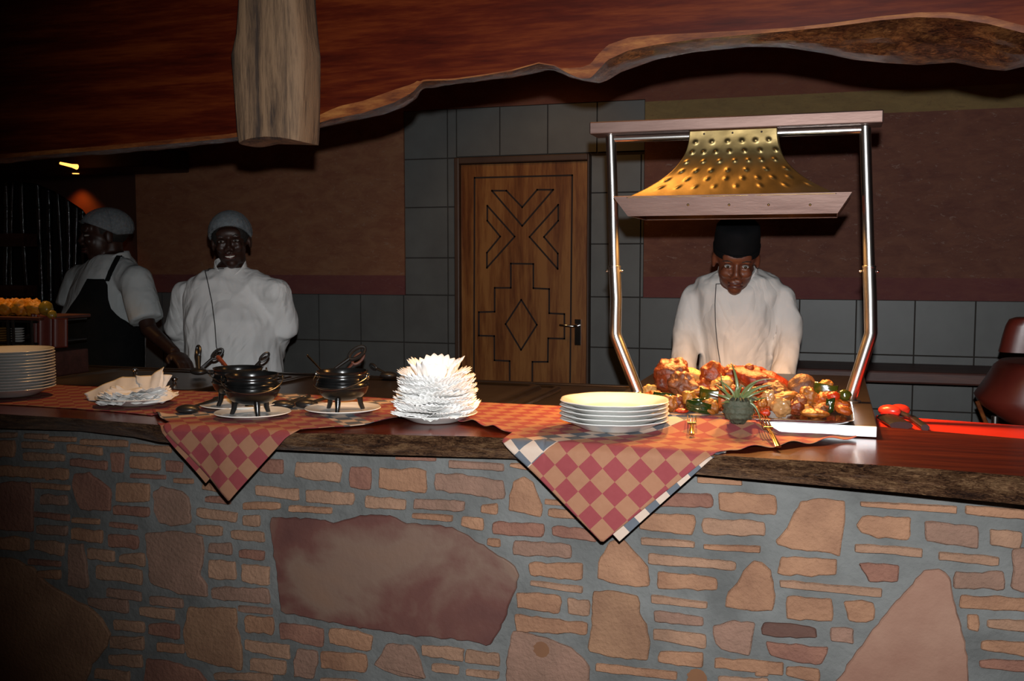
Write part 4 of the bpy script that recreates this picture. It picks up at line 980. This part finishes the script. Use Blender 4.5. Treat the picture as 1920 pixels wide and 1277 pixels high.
for i in range(14):
    t = random.random()*6.28; leaf(V((pc.x+.018*math.cos(t), pc.y+.012*math.sin(t), pz+.045)), V((pc.x+.035*math.cos(t), pc.y+.03*math.sin(t), pz+.06)), V((pc.x+.045*math.cos(t), pc.y+.04*math.sin(t)-.005, pz+.052)), .006, pr_, F['crown'])
# forks and carving knife
gold = plain('gold-lit fork metal', (.85,.62,.30), (.8,.55,.26), 20, .15, 1)  # warm lamplight put into the metal's base colour
def fork(a, b, lab, tines_at_a=True, L=None):
    a, b = V(a), V(b); root = empty('serving_fork', a, lab, 'fork'); d = (b-a).normalized(); s = d.cross(V((0,0,1))).normalized()
    L = (b-a).length; n = a+d*L*.42; h = V((0,0,1))
    g = MB().tube([n-d*.006, n+d*.01, a.lerp(b, .7)+h*.004, b], [.0055, .0035, .0045, .0065], 10, flat=.4); g.build('handle', gold, root)
    g = MB()
    for k in range(4):
        o = (k-1.5)*.0055
        g.tube([n+s*o*1.0+d*.0, n+s*o*1.05-d*.012-h*.002, a+s*o*1.1+h*.002], [.0024, .0018, .0009], 6)
    g.tube([n-s*.010+h*.001, n+s*.010+h*.001], .0028, 8); g.build('tines', gold, root)
def ch(x, y): return ZT+.008+rideB(x, y)
a_ = at(1428, 797, Y=SY0-.02); b_ = at(1459, 838, Z=ZT+.010)
fork(V((a_.x, a_.y, ch(a_.x, a_.y)+.012)), b_, 'gold-lit serving fork lying on the cloth edge, right of the pineapple')
a_ = at(1297, 781, Z=SZ+.008); b_ = at(1297, 814, Z=ZT+.014)
fork(a_, b_, 'gold-lit serving fork with its handle toward the front, left of the pineapple')
g = MB(); a_, b_ = at(1405, 783, Z=SZ+.011), at(1572, 790, Z=SZ+.010)
g.add([a_+V((0,0,0)), b_, a_.lerp(b_, .85)+V((0,-.012,0)), a_+V((0,-.020,0))], [(0,1,2,3)])
T(g.build('carving_knife', M['chrome'], solid=.0016, smooth=False), 'long carving knife blade along the front edge of the tray', 'knife')

# ================================================================ RIGHT SIDE
p0, p1, p2, p3_ = at(1640, 778, Z=1.012), at(1925, 798, Z=1.012), at(1640, 800, Z=1.0), at(1925, 822, Z=1.0)
rb = empty('red_side_table', ((SX1+XB)/2, 2.8, 0), 'bright red topped side table behind the right end of the wooden counter', 'table')
yk0, yk1 = YBf(SX1+.015)+.004, YBf(2.0)
g = MB().box((SX1+.015, 0, .980), (2.0, 0, 1.012)); g.v = [(x, (YBf(x)+.004 if i % 4 in (0, 1) else p0.y+(p1.y-p0.y)*(x-p0.x)/(p1.x-p0.x)), z) for i, (x, y, z) in enumerate(g.v)]
g.build('table_top', M['red'], rb, smooth=False, bevel=.004)
for x in (SX1+.05, 1.9): MB().box((x, 2.62, 0), (x+.05, 2.67, .975)).build('leg', M['bench'], rb, smooth=False)
print('red', p0, p1)
def on(px, py): return at(px, py, Z=1.03)
a_ = on(1640, 768); b_ = on(1662, 775); rt_ = empty('red_tongs', a_, 'bright red handled tongs beside the right corner of the carving station', 'tongs')
a_.x = max(a_.x, SX1+.05)
for s in (-1, 1): MB().ell(a_+V((s*.012+.01, s*.01, .0)), (.03, .018, .016), Matrix.Rotation(.4*s, 3, 'Z')).build('grip', M['red'], rt_)
MB().tube([a_+V((.02,0,-.004)), a_+V((.06,-.08,-.01))], [.008, .006], 8).build('arm', M['black'], rt_)
for (x0_, y0_, x1_, y1_, lb) in ((1665,782,1690,798,'black block lying on the red table next to the carving station'),(1706,774,1735,802,'slim black knife handle lying on the red table')):
    a_, b_ = at(x0_, y0_, Z=1.022), at(x1_, y1_, Z=1.022); w_ = .028 if x0_ < 1700 else .010
    a_.y = min(a_.y, p1.y-.03)
    g = MB(); g.tube([a_, b_], w_, 12, flat=.35 if w_ > .02 else .8); T(g.build('knife_handle' if w_ < .02 else 'black_block', M['black']), lb, 'knife' if w_ < .02 else 'block')
# dark red padded seat at the right edge
cy = 4.2
def cp(x, y, Y=cy): return at(x, y, Y=Y)
ch_ = empty('padded_chair', (cp(1930, 800).x, cy, 0), 'dark red padded chair partly cut off by the right edge', 'chair')
g = MB(); rings = []
for y, xl_ in ((596,1905),(600,1893),(612,1886),(630,1880),(650,1875),(661,1872)):
    a_, b_ = cp(xl_, y), cp(2040-(xl_-1872), y); rings.append(((a_+b_)/2, (b_-a_)/2*V((1,0,0)).x if False else V(((b_.x-a_.x)/2, 0, 0)), V((0, .06, 0))))
g.loft(rings, 28, True, 0, e=.6); g.build('backrest', M['darkred'], ch_, bevel=.0, angle=60)
g = MB(); rings = []
for y, xl_ in ((680,1880),(690,1866),(715,1850),(745,1828),(760,1835),(790,1880),(815,1935)):
    a_, b_ = cp(xl_, y), cp(2060+(1850-xl_)*.3, y); rings.append((V(((a_.x+b_.x)/2, cy, (a_.z+b_.z)/2)), V(((b_.x-a_.x)/2, 0, 0)), V((0, .22, 0))))
g.loft(rings, 32, True, 0, e=.7); g.build('seat', M['darkred'], ch_, angle=60)
MB().tube([cp(1832,752,cy-.05), cp(1850,796,cy-.05)], .008, 8).build('edge_piping', M['sap'], ch_)
for x in (1866, 1990): p = cp(x, 790); MB().tube([(p.x, cy, 0), (p.x, cy, p.z+.02)], .014, 12).build('leg', M['steel_tube'], ch_)
p = cp(1985, 670); MB().tube([(p.x, cy+.03, cp(1985,720).z), (p.x, cy+.03, cp(1985,650).z)], .015, 12).build('back_support', M['steel_tube'], ch_)

# ================================================================ LEFT SIDE: strips, shelves, basket
ps = 'black glossy tubes beyond the arch'
for i, (x, w_) in enumerate([(8,16),(24,10),(47,13),(72,14),(93,15),(112,10),(124,14),(143,12),(160,12),(-14,16)]):
    a_, b_ = at(x+6*0, 345, Y=6.6), at(x+4, 640, Y=6.6); r = w_*pxm(a_)*.40; pts = []
    for k in range(26):
        t = k/25; p = a_.lerp(b_, t); p.z = 2.6-2.55*t; p += V((.012*math.sin(t*7+i), .02*math.sin(t*5+i*2), 0)); pts.append(p)
    o = T(MB().tube(pts, [r*(1+.05*math.sin(k*2.3+i)) for k in range(26)], 20).build('glossy_tube', M['pvc'], angle=180), 'tall black glossy tube in the row standing beyond the dark arch', 'tube', ps)
sh = empty('dark_shelf_unit', at(0, 560, Y=6.3), 'dark wooden shelf unit at the far left beyond the arch', 'shelf')
for (y0_, y1_) in ((438,462),(535,556)):
    a_, b_ = at(-160, y0_, Y=6.3), at(48, y1_, Y=6.3); MB().box((a_.x, 6.28, b_.z), (b_.x, 6.42, at(20, y0_, Y=6.3).z)).build('shelf_board', M['bench'], sh, smooth=False)
a_ = at(-160, 440, Y=6.3); MB().box((a_.x-.05, 6.28, 0), (a_.x, 6.42, 2.3)).build('side_panel', M['bench'], sh, smooth=False)
# wire stand with golden fried food
BY = 3.0
MB_ = lambda: MB()
side = empty('wooden_riser', (at(20, 660, Y=3.1).x, 3.1, 0), 'dark wooden riser at the far left under the wire stand', 'riser')
sa, sb = at(-220, 664, Y=BY), at(70, 664, Y=BY)
MB().box((sa.x, BY-.03, SCZ+.001), (sb.x, BY+.27, sb.z)).build('top', M['bench'], side, smooth=False, bevel=.006)
SCB = sb.z
ws = empty('wire_stand', (at(20, 600, Y=BY+.1).x, BY+.1, SCB), 'black wire stand holding the tray of golden fritters at the far left', 'stand')
for y in (602, 642):
    a_, b_ = at(-90, y, Y=BY), at(72, y, Y=BY); z = (a_.z+b_.z)/2
    MB().tube([(a_.x, BY, z), (b_.x, BY, z), (b_.x, BY+.25, z), (a_.x, BY+.25, z)], .004, 8, closed=True).build('rail', M['black'], ws)
for x in (-60, 15, 25, 60):
    a_ = at(x, 600, Y=BY); MB().tube([(a_.x, BY-.002, a_.z+.0), (a_.x, BY-.002, SCB)], .0055, 8).build('upright', M['black'], ws)
a_, b_ = at(-95, 598, Y=BY), at(78, 601, Y=BY); tz = b_.z
MB().box((a_.x, BY-.01, tz), (b_.x, BY+.26, tz+.012)).build('tray', M['bench'], ws, smooth=False, bevel=.003)
fr = plain('golden fried crust', (.75,.36,.03), (.55,.17,.015), 30, .4, 0, .6, 90); fr2 = plain('green mango skin', (.20,.20,.02), (.34,.14,.02), 8, .3)
for i in range(11):
    x = -70+i*13.5; p = at(x, 583+random.uniform(-3, 3), Y=BY+.05+.05*(i % 2)); r = 15*pxm(p)
    g = blob((r*1.2, r, r*1.05), i*5.3, .25, lump=.8); zz_ = tz+.012+r*1.0
    g.v = [(q[0]+p.x, q[1]+p.y, q[2]+zz_) for q in g.v]
    T(g.build('fritter', fr, angle=180), 'golden brown fritter heaped on the wire stand tray', 'food', 'fritters on the wire stand')
for i, x in enumerate((88, 99)):
    p = at(x, 575+i*7, Y=BY+.08); g = blob((.022, .022, .026), 60+i, .1); g.v = [(q[0]+p.x, q[1]+p.y, q[2]+p.z) for q in g.v]
for i, (x, n_) in enumerate(((-12, 9), (4, 9), (34, 9))):
    p = at(x, 655, Y=BY+.12); r = 12*pxm(p); z = SCB+.001
    for k in range(n_):
        g = MB().lathe([(.001, 0), (r*.6, 0), (r, .006), (r*.97, .008), (r*.55, .003), (.001, .003)], (p.x, p.y, z+k*.0095), 24)
        T(g.build('sauce_dish', F['fat'] if i < 2 else M['china'], angle=60), ['cream dish in the leftmost small stack under the wire stand', 'cream dish in the small stack left of the wire uprights', 'white dish in the small stack right of the wire uprights'][i], 'dish', 'small dish stack %s' % ('far left', 'left', 'right')[i])
def drape(u, v):
    p = at(58+62*u, 588+64*v+10*u*(1-v), Y=BY+.02); return (p.x, p.y+.02*math.sin(u*14)+.03*v*0, max(p.z, SCB+.002))
T(MB().grid(drape, 30, 20).build('maroon_cloth', M['darkred'], solid=.004, angle=80), 'maroon cloth draped beside the wire stand', 'cloth')
for i, (x, y, r_) in enumerate(((86,578,13),(97,590,9))):
    p = at(x, y, Y=BY+.04); g = blob((r_*pxm(p),)*3, 70+i, .08); g.v = [(q[0]+p.x, q[1]+p.y, q[2]+p.z) for q in g.v]
    T(g.build('mango', fr2, angle=180), ['green and orange mango on the maroon cloth', 'small mango tucked below the larger one'][i], 'fruit')
#@@PEOPLE
# ================================================================ PEOPLE
def headparts(mb, Mh, smile=False):
    def e(c, r, rot=None):
        M3 = Mh.to_3x3() @ (rot or Matrix.Identity(3)); mb.ell(Mh @ V(c), r, M3, 20, 14)
    e((0, .018, .028), (.074, .092, .086)); e((0, -.022, -.032), (.060, .064, .074)); e((0, -.052, -.088), (.026, .024, .024))
    e((0, -.012, -.07), (.052, .05, .036)); e((0, -.068, .036), (.052, .022, .026))
    mb.tube([Mh @ V((0, -.082, .014)), Mh @ V((0, -.094, -.008)), Mh @ V((0, -.102, -.024))], [.008, .010, .0125], 12)
    for s in (-1, 1):
        e((s*.013, -.094, -.030), (.009, .010, .008)); e((s*.034, -.068, -.022), (.022, .020, .019)); e((s*.030, -.080, .022), (.020, .009, .0055))
        e((s*.076, .010, -.008), (.009, .019, .031)); e((s*.030, -.074, -.003), (.018, .012, .006))
    e((0, -.084, -.052), (.026, .012, .0065)); e((0, -.083, -.066), (.023, .012, .0075))
def hand(mb, w, d, n):      # wrist, direction of the fingers, palm normal
    w, d, n = V(w), V(d).normalized(), V(n).normalized(); s = d.cross(n).normalized(); n = s.cross(d)
    M3 = Matrix((s, d, n)).transposed(); mb.ell(w+d*.045, (.040, .050, .016), M3, 16, 10)
    for k, (o, L) in enumerate(((-.028, .066), (-.010, .076), (.009, .071), (.027, .056))):
        p = w+d*.085+s*o; mb.tube([p-d*.02, p+d*L*.4+n*.006, p+d*L*.72+n*.018, p+d*L*.85+n*.034], [.0095, .009, .0082, .007], 10)
    p = w+d*.03-s*.034; mb.tube([p, p-s*.018+d*.022+n*.006, p-s*.020+d*.048+n*.014], [.011, .010, .008], 10)
def fold(a, sc, seed, k=(1, 1, .55)):
    def f(p, n):
        q = V((p.x*k[0], p.y*k[1], p.z*k[2])); r = noise.noise(q*sc+V((seed, 0, 0))); r2 = noise.noise(q*sc*2.3+V((seed, 5, 0)))
        return a*((.5-abs(r)*2)+.45*(.5-abs(r2)*2))
    return f
def person(label, Y, torso, arms, headc, hyaw, hpitch, hroll, hs, skin, hands, sleeve_r, sleeve_end=1.0, seed=0, ang=0, coatmat=None, coatname='chef_jacket', eyes=True, smile=False, foldamp=.011, eyeup=0.0):
    mb = MB(); Mh = Matrix.Translation(headc) @ Matrix.Rotation(hyaw, 4, 'Z') @ Matrix.Rotation(hpitch, 4, 'X') @ Matrix.Rotation(hroll, 4, 'Y') @ Matrix.Scale(hs, 4)
    headparts(mb, Mh, smile)
    top = torso[0][0]; mb.tube([Mh @ V((0, .028, -.03)), Mh @ V((0, .03, -.09)), top, top+V((0, .01, -.06))], [.052, .052, .058, .07], 18)
    rings = [(c, V((math.cos(ang), math.sin(ang), 0))*a*.84, V((-math.sin(ang), math.cos(ang), 0))*b*.80) for c, a, b in torso]
    mb.loft(rings, 24)
    hip = torso[-1][0]; hw = torso[-1][1]
    for s in (-1, 1):
        o = V((math.cos(ang), math.sin(ang), 0))*s*hw*.45; f = V((math.sin(ang), -math.cos(ang), 0))
        mb.tube([hip+o+V((0,0,.02)), V((hip.x, hip.y, hip.z*.52))+o*.95, V((hip.x, hip.y, .08))+o*.9], [.085, .06, .042], 14)
        q = V((hip.x, hip.y, .035))+o*.9+f*.05; mb.ell(q, (.045, .11, .034), Matrix.Rotation(ang, 3, 'Z'))
    for (P, hd) in zip(arms, hands):
        mb.tube(P, [.034, .036, .030, .025][:len(P)] if len(P) > 3 else [.034, .034, .025], 14); hand(mb, P[-1], *hd)
    r = remeshed(mb, .0055, 2); body = r.build('person', M[skin], angle=180); T(body, label, 'person')
    # clothing
    cb = MB(); cb.loft([(c, V((math.cos(ang), math.sin(ang), 0))*a, V((-math.sin(ang), math.cos(ang), 0))*b) for c, a, b in torso], 28)
    for P in arms:
        n = len(P); Q = [V(p) for p in P]; Q[0] = Q[0].lerp(top, .0)
        if sleeve_end < 1: Q = [Q[0], Q[0].lerp(Q[1], .5), Q[0].lerp(Q[1], sleeve_end)]; rr = [sleeve_r, sleeve_r*1.02, sleeve_r*1.0]
        else: rr = [sleeve_r, sleeve_r*.98, sleeve_r*.88, sleeve_r*.72][:n] if n > 3 else [sleeve_r, sleeve_r*.92, sleeve_r*.62]; Q[-1] = Q[-2].lerp(Q[-1], .97)
        cb.tube(Q, rr, 18); cb.ell(Q[0], (sleeve_r*1.0,)*3); cb.tube([Q[0]-V((0,0,.006)), Q[0].lerp(torso[1][0], .5)+V((0,0,-.010)), torso[1][0]-V((0,0,.02))], [sleeve_r*.95, sleeve_r*.95, .06], 16)
    r = remeshed(cb, .0085, 5, fold(foldamp, 8, seed)); bv = BVHTree.FromPolygons([V(p) for p in r.v], r.f)
    coat = r.build(coatname, M[coatmat], body, angle=180)
    tr = MB(); o_ = V((math.cos(ang), math.sin(ang), 0))
    hz = torso[-1][0]; tr.loft([(hz+V((0,0,.04)), o_*hw*1.02, V((-o_.y, o_.x, 0))*torso[-1][2]*1.02), (V((hz.x, hz.y, hz.z-.12)), o_*hw, V((-o_.y, o_.x, 0))*torso[-1][2])], 24)
    for s in (-1, 1):
        o = o_*s*hw*.45; tr.tube([hip+o-V((0,0,.04)), V((hip.x, hip.y, hip.z*.52))+o*.95, V((hip.x, hip.y, .06))+o*.9], [.10, .078, .062], 16)
    remeshed(tr, .012, 2).build('trousers', M['trousers'], body, angle=180)
    for s in (-1, 1):
        q = V((hip.x, hip.y, .036))+o_*s*hw*.45*.9+V((math.sin(ang), -math.cos(ang), 0))*.05; MB().ell(q, (.052, .125, .036), Matrix.Rotation(ang, 3, 'Z')).build('shoe', M['black'], body)
    if eyes:
        for s in (-1, 1):
            e = Mh @ V((s*.030, -.0745, .0055)); o = MB().ell(e, (.0125*hs, .0122*hs, .0052*hs), Mh.to_3x3().normalized()).build('eye', M['eye'], body, angle=180)
            i = Mh @ V((s*.030, -.0862, .0055+eyeup)); MB().ell(i, (.0052*hs, .0025*hs, .0050*hs), Mh.to_3x3().normalized()).build('iris', M['iris'], o, angle=180)
            MB().tube([Mh @ V((s*.016, -.0865, .026)), Mh @ V((s*.032, -.089, .031)), Mh @ V((s*.048, -.079, .026))], [.0014, .0022, .0012], 8).build('eyebrow', M['hair'], body)
        lp = MB()
        for dz, r_ in ((-.053, .0045), (-.0655, .0058)):
            pts = [Mh @ V((x, -.0935+abs(x)*.22+x*x*6, dz+(.006*(abs(x)/.025)**2 if smile else 0))) for x in (-.025, -.014, 0, .014, .025)]
            lp.tube(pts, [r_*.4, r_*.9, r_, r_*.9, r_*.4], 10)
        lp.build('lips', M['lips'], body, angle=180)
        if smile:
            pts = [Mh @ V((x, -.0955+abs(x)*.2+x*x*6, -.0592+.006*(abs(x)/.025)**2)) for x in (-.019, -.01, 0, .01, .019)]
            MB().tube(pts, [.0018, .0034, .0038, .0034, .0018], 8).build('teeth', M['teeth'], body, angle=180)
    return body, coat, Mh, bv
def onto(bv, px, py, off=.003):
    d = (at(px, py, Y=3)-CAM).normalized(); h = bv.ray_cast(CAM, d)
    if h[0] is None:
        h = bv.find_nearest(at(px, py, Y=3.75)); 
    n = h[1] if h[1].dot(d) < 0 else -h[1]
    return h[0]+n*off
def line_on(bv, pts, r, name, mat, par, n=14, off=.0015):
    P = []
    for (a, b) in zip(pts[:-1], pts[1:]):
        P += [onto(bv, a[0]+(b[0]-a[0])*k/n, a[1]+(b[1]-a[1])*k/n, off) for k in range(n)]
    P.append(onto(bv, *pts[-1], off)); MB().tube(P, r, 8).build(name, M[mat], par)
def patch(bv, rows, name, mat, par, off=.006, nu=40, nv=50, thick=.003):
    ys = [r[0] for r in rows]; L = [(r[0], r[1]) for r in rows]; R_ = [(r[0], r[2]) for r in rows]
    def f(u, v):
        y = ys[0]+(ys[-1]-ys[0])*v; a, b = interp(L, y), interp(R_, y); return onto(bv, a+(b-a)*u, y, off)
    return MB().grid(f, nu, nv).build(name, mat, par, solid=thick, angle=180)
def collar(c, rx, ry, h, tilt, mat, par, gap=.35, yaw=0):
    M4 = Matrix.Translation(c) @ Matrix.Rotation(yaw, 4, 'Z') @ Matrix.Rotation(tilt, 4, 'X')
    def f(u, v):
        t = gap+(2*pi-2*gap)*u-pi/2; e = min(u, 1-u)*2; hh = h*(.45+.55*min(1, e*3))
        k = 1+.10*(1-v); return M4 @ V((rx*k*math.cos(t), ry*k*math.sin(t), -.012+hh*v-.022*(1-min(1, e*2.2))))
    return MB().grid(f, 50, 6).build('collar', mat, par, solid=.004, angle=180)
def tors(Y, k, L): return [(at(x, y, Y=Y+(dy)), hw*k, hd) for x, y, hw, hd, dy in L]
# smiling cook, front view
Y2 = 3.82; k2 = pxm(at(433, 560, Y=Y2))
t2 = tors(Y2, k2, [(432,501,27,.065,.02),(433,511,52,.085,.02),(434,526,80,.105,.01),(435,556,86,.125,0),(436,600,90,.165,-.02),(436,640,88,.165,-.02),(436,690,92,.17,-.01),(436,750,96,.17,0),(436,850,94,.16,.02)])
def A(L): return [at(x, y, Y=Y) for x, y, Y in L]
arms2 = [A([(350,556,Y2),(337,615,Y2+.06),(362,664,Y2+.16),(410,670,Y2+.24)]), A([(518,552,Y2),(531,612,Y2+.06),(506,664,Y2+.16),(460,672,Y2+.24)])]
b2, c2, Mh2, bv2 = person('smiling cook in a white jacket and white hair net standing with arms behind the back', Y2, t2, arms2, at(433, 452, Y=Y2-.03), .46, .10, -.08, 1.02, 'skin',
    [((1, 0, -.1), (0, -1, 0)), ((-1, 0, -.1), (0, -1, 0))], .066, seed=2, ang=.45, coatmat='linen', smile=True, foldamp=.013)
line_on(bv2, [(384,505),(391,535),(398,570),(403,610),(406,650),(416,685)], .0021, 'piping', 'piping', c2)
line_on(bv2, [(384,505),(420,504)], .0021, 'piping', 'piping', c2)
collar(at(432, 499, Y=Y2-.0), .064, .072, .036, .30, M['linen'], c2, .30, yaw=.45)
def capshell(Mh, c, r, cut, slope, name, mat, par, pleat=.02, back=0.0):
    def f(u, v):
        t = 2*pi*u; ph = v*pi*.62; x = r[0]*math.sin(ph)*math.cos(t); y = r[1]*math.sin(ph)*math.sin(t); z = r[2]*math.cos(ph)
        zc_ = cut+slope*y; z = max(z, zc_); q = 1+pleat*math.sin(t*24)*v+.03*nz((x*20, y*20, z*20), 1.0)
        if v > .9: q *= .97
        return Mh @ V((c[0]+x*q, c[1]+y*q, c[2]+z))
    return MB().grid(f, 72, 20).build(name, mat, par, solid=.0015, angle=180)
hn = capshell(Mh2, (0, .012, .035), (.090, .108, .094), -.030, -.62, 'hair_net', M['net'], b2)
MB().ell(Mh2 @ V((0, .024, .034)), (.083, .094, .084), Mh2.to_3x3()).build('hair', M['hair'], b2, angle=180)
# man leaning on the carving counter
Y3 = 3.72; k3 = pxm(at(1385, 600, Y=Y3))
t3 = tors(Y3, k3, [(1384,503,30,.06,.02),(1384,512,52,.085,.02),(1384,524,76,.10,.01),(1384,545,82,.115,0),(1384,590,78,.13,0),(1384,640,71,.125,.01),(1383,690,69,.125,.02),(1383,760,72,.13,.04),(1383,880,72,.13,.08)])
arms3 = [A([(1302,560,Y3),(1288,628,Y3-.02),(1282,700,Y3-.10),(1290,738,Y3-.16)]), A([(1466,560,Y3),(1481,628,Y3-.02),(1470,700,Y3-.10),(1462,738,Y3-.16)])]
b3, c3, Mh3, bv3 = person('cook in a white jacket and black cap, head bowed behind the roast', Y3, t3, arms3, at(1380, 486, Y=Y3-.16), .12, .42, .04, .98, 'skin_man',
    [((.1, -1, -.25), (0, -.2, -1)), ((-.1, -1, -.25), (0, -.2, -1))], .050, seed=9, coatmat='linen3', foldamp=.011, eyeup=.0022)
line_on(bv3, [(1343,533),(1341,570),(1342,610),(1346,650),(1352,690),(1354,715)], .0016, 'piping', 'piping', c3)
line_on(bv3, [(1343,533),(1366,532)], .0016, 'piping', 'piping', c3)
collar(at(1383, 512, Y=Y3-.03), .066, .074, .034, .42, M['linen3'], c3, .12)
g = MB(); rings = []
for z, rx, ry in ((.034, .079, .098), (.05, .080, .099), (.085, .079, .097), (.118, .075, .092), (.128, .066, .082), (.131, .03, .04)):
    rings.append((Mh3 @ V((0, .012, z-.0)), Mh3.to_3x3() @ V((rx, 0, 0)), Mh3.to_3x3() @ V((0, ry, 0))))
g.loft(rings, 40); hat = g.build('black_cap', M['hatblack'], b3, angle=60)
g = MB().loft([(Mh3 @ V((0, .012, .028)), Mh3.to_3x3() @ V((.0805, 0, 0)), Mh3.to_3x3() @ V((0, .0995, 0))), (Mh3 @ V((0, .012, .052)), Mh3.to_3x3() @ V((.0825, 0, 0)), Mh3.to_3x3() @ V((0, .1015, 0)))], 40); g.build('cap_band', M['hatblack'], hat)
# cook in a black apron seen from the side
Y1 = 3.80; k1 = pxm(at(195, 560, Y=Y1)); an = -.35
t1 = [(at(x, y, Y=Y1), hw, hd) for x, y, hw, hd in [(212,478,.065,.075),(210,490,.11,.10),(206,508,.155,.125),(202,540,.175,.15),(197,590,.182,.185),(195,640,.175,.185),(194,700,.18,.18),(193,780,.18,.18),(195,880,.17,.17)]]
arms1 = [A([(152,525,Y1+.10),(128,590,Y1+.05),(100,618,Y1-.05)]), A([(255,528,Y1-.08),(279,618,Y1-.12),(303,640,Y1-.15),(328,662,Y1-.22)])]
b1, c1, Mh1, bv1 = person('cook turned to the left in a white short-sleeved blouse, black apron and hair net', Y1, t1, arms1, at(193, 442, Y=Y1-.02), -.68, .08, 0, 1.0, 'skin',
    [((-1, -.4, -.2), (0, 0, -1)), ((.8, -.5, -.3), (0, 0, -1))], .072, .82, seed=5, ang=an, coatmat='linen2', coatname='blouse', foldamp=.006)
hn = capshell(Mh1, (0, .022, .034), (.088, .116, .092), -.022, -.52, 'hair_net', M['net'], b1)
MB().ell(Mh1 @ V((0, .028, .030)), (.080, .092, .082), Mh1.to_3x3()).build('hair', M['hair'], b1, angle=180)
ap_ = patch(bv1, [(524,166,196),(535,160,202),(560,146,203),(580,132,208),(594,122,222),(604,118,238),(612,116,258),(618,116,268),(640,117,268),(700,117,268),(800,117,268)], 'apron', M['apron'], b1, .008)
patch(bv1, [(470,222,232),(490,214,224),(510,203,214),(528,196,205)], 'neck_strap', M['apron'], ap_, .006, 6, 24)
collar(at(212, 484, Y=Y1-.01), .066, .072, .035, .15, M['linen2'], c1, .35, yaw=-.5)
# ================================================================ LIGHT
def lamp(name, ty, loc, energy, col=(1,1,1), aim=None, **k):
    l = bpy.data.lights.new(name, ty); l.energy = energy; l.color = col
    for a, b in k.items(): setattr(l, a, b)
    o = bpy.data.objects.new(name, l); C.objects.link(o); o.location = loc
    if aim is not None: o.rotation_euler = (V(aim)-V(loc)).to_track_quat('-Z', 'Y').to_euler()
    return o
fl = CAM+RT*.012+UP*.10
lamp('camera_flash', 'SPOT', fl, 350, (.97,.99,1.0), fl+(at(1300, 650, Y=3)-CAM), shadow_soft_size=.012, spot_size=math.radians(84), spot_blend=1.0)
W_ = (1,.50,.16)
lamp('counter_downlight', 'SPOT', (-.75, 2.75, 2.8), 45, W_, (-.75, 2.6, 1), shadow_soft_size=.04, spot_size=math.radians(75), spot_blend=.6)
lamp('counter_downlight', 'SPOT', (-1.75, 2.8, 2.8), 45, W_, (-1.7, 2.5, 1), shadow_soft_size=.04, spot_size=math.radians(70), spot_blend=.6)
lamp('door_downlight', 'SPOT', (-1.6, 4.6, 2.8), 14, W_, (-1.6, 5.9, 1.2), shadow_soft_size=.05, spot_size=math.radians(80), spot_blend=.8)
for dx in (-.13, .13):
    lamp('heat_lamp_light', 'SPOT', (HC.x+dx, HC.y, LBZ+.004), 38, (1,.45,.12), (HC.x+dx, HC.y-.02, 1), shadow_soft_size=.03, spot_size=math.radians(150), spot_blend=.5)
lamp('stand_downlight', 'SPOT', (at(20, 560, Y=3.1).x, 3.05, 2.5), 30, W_, (at(30, 560, Y=3.1).x, 3.1, 1.1), shadow_soft_size=.03, spot_size=math.radians(50), spot_blend=.6)
lamp('alcove_downlight', 'SPOT', (DL.x-.13, WY-.10, DL.z-.012), 9, (1,.20,.025), (DL.x-.19, WY-.08, 0), shadow_soft_size=.02, spot_size=math.radians(100), spot_blend=.8)
w = bpy.data.worlds.new('w'); bpy.context.scene.world = w; w.use_nodes = True
w.node_tree.nodes['Background'].inputs[0].default_value = (.9, .5, .3, 1); w.node_tree.nodes['Background'].inputs[1].default_value = .02
vs_ = bpy.context.scene.view_settings; vs_.view_transform = 'Standard'; vs_.look = 'None'; vs_.gamma = 1; vs_.use_curve_mapping = False; vs_.exposure = 0
bpy.context.scene.display_settings.display_device = 'sRGB'
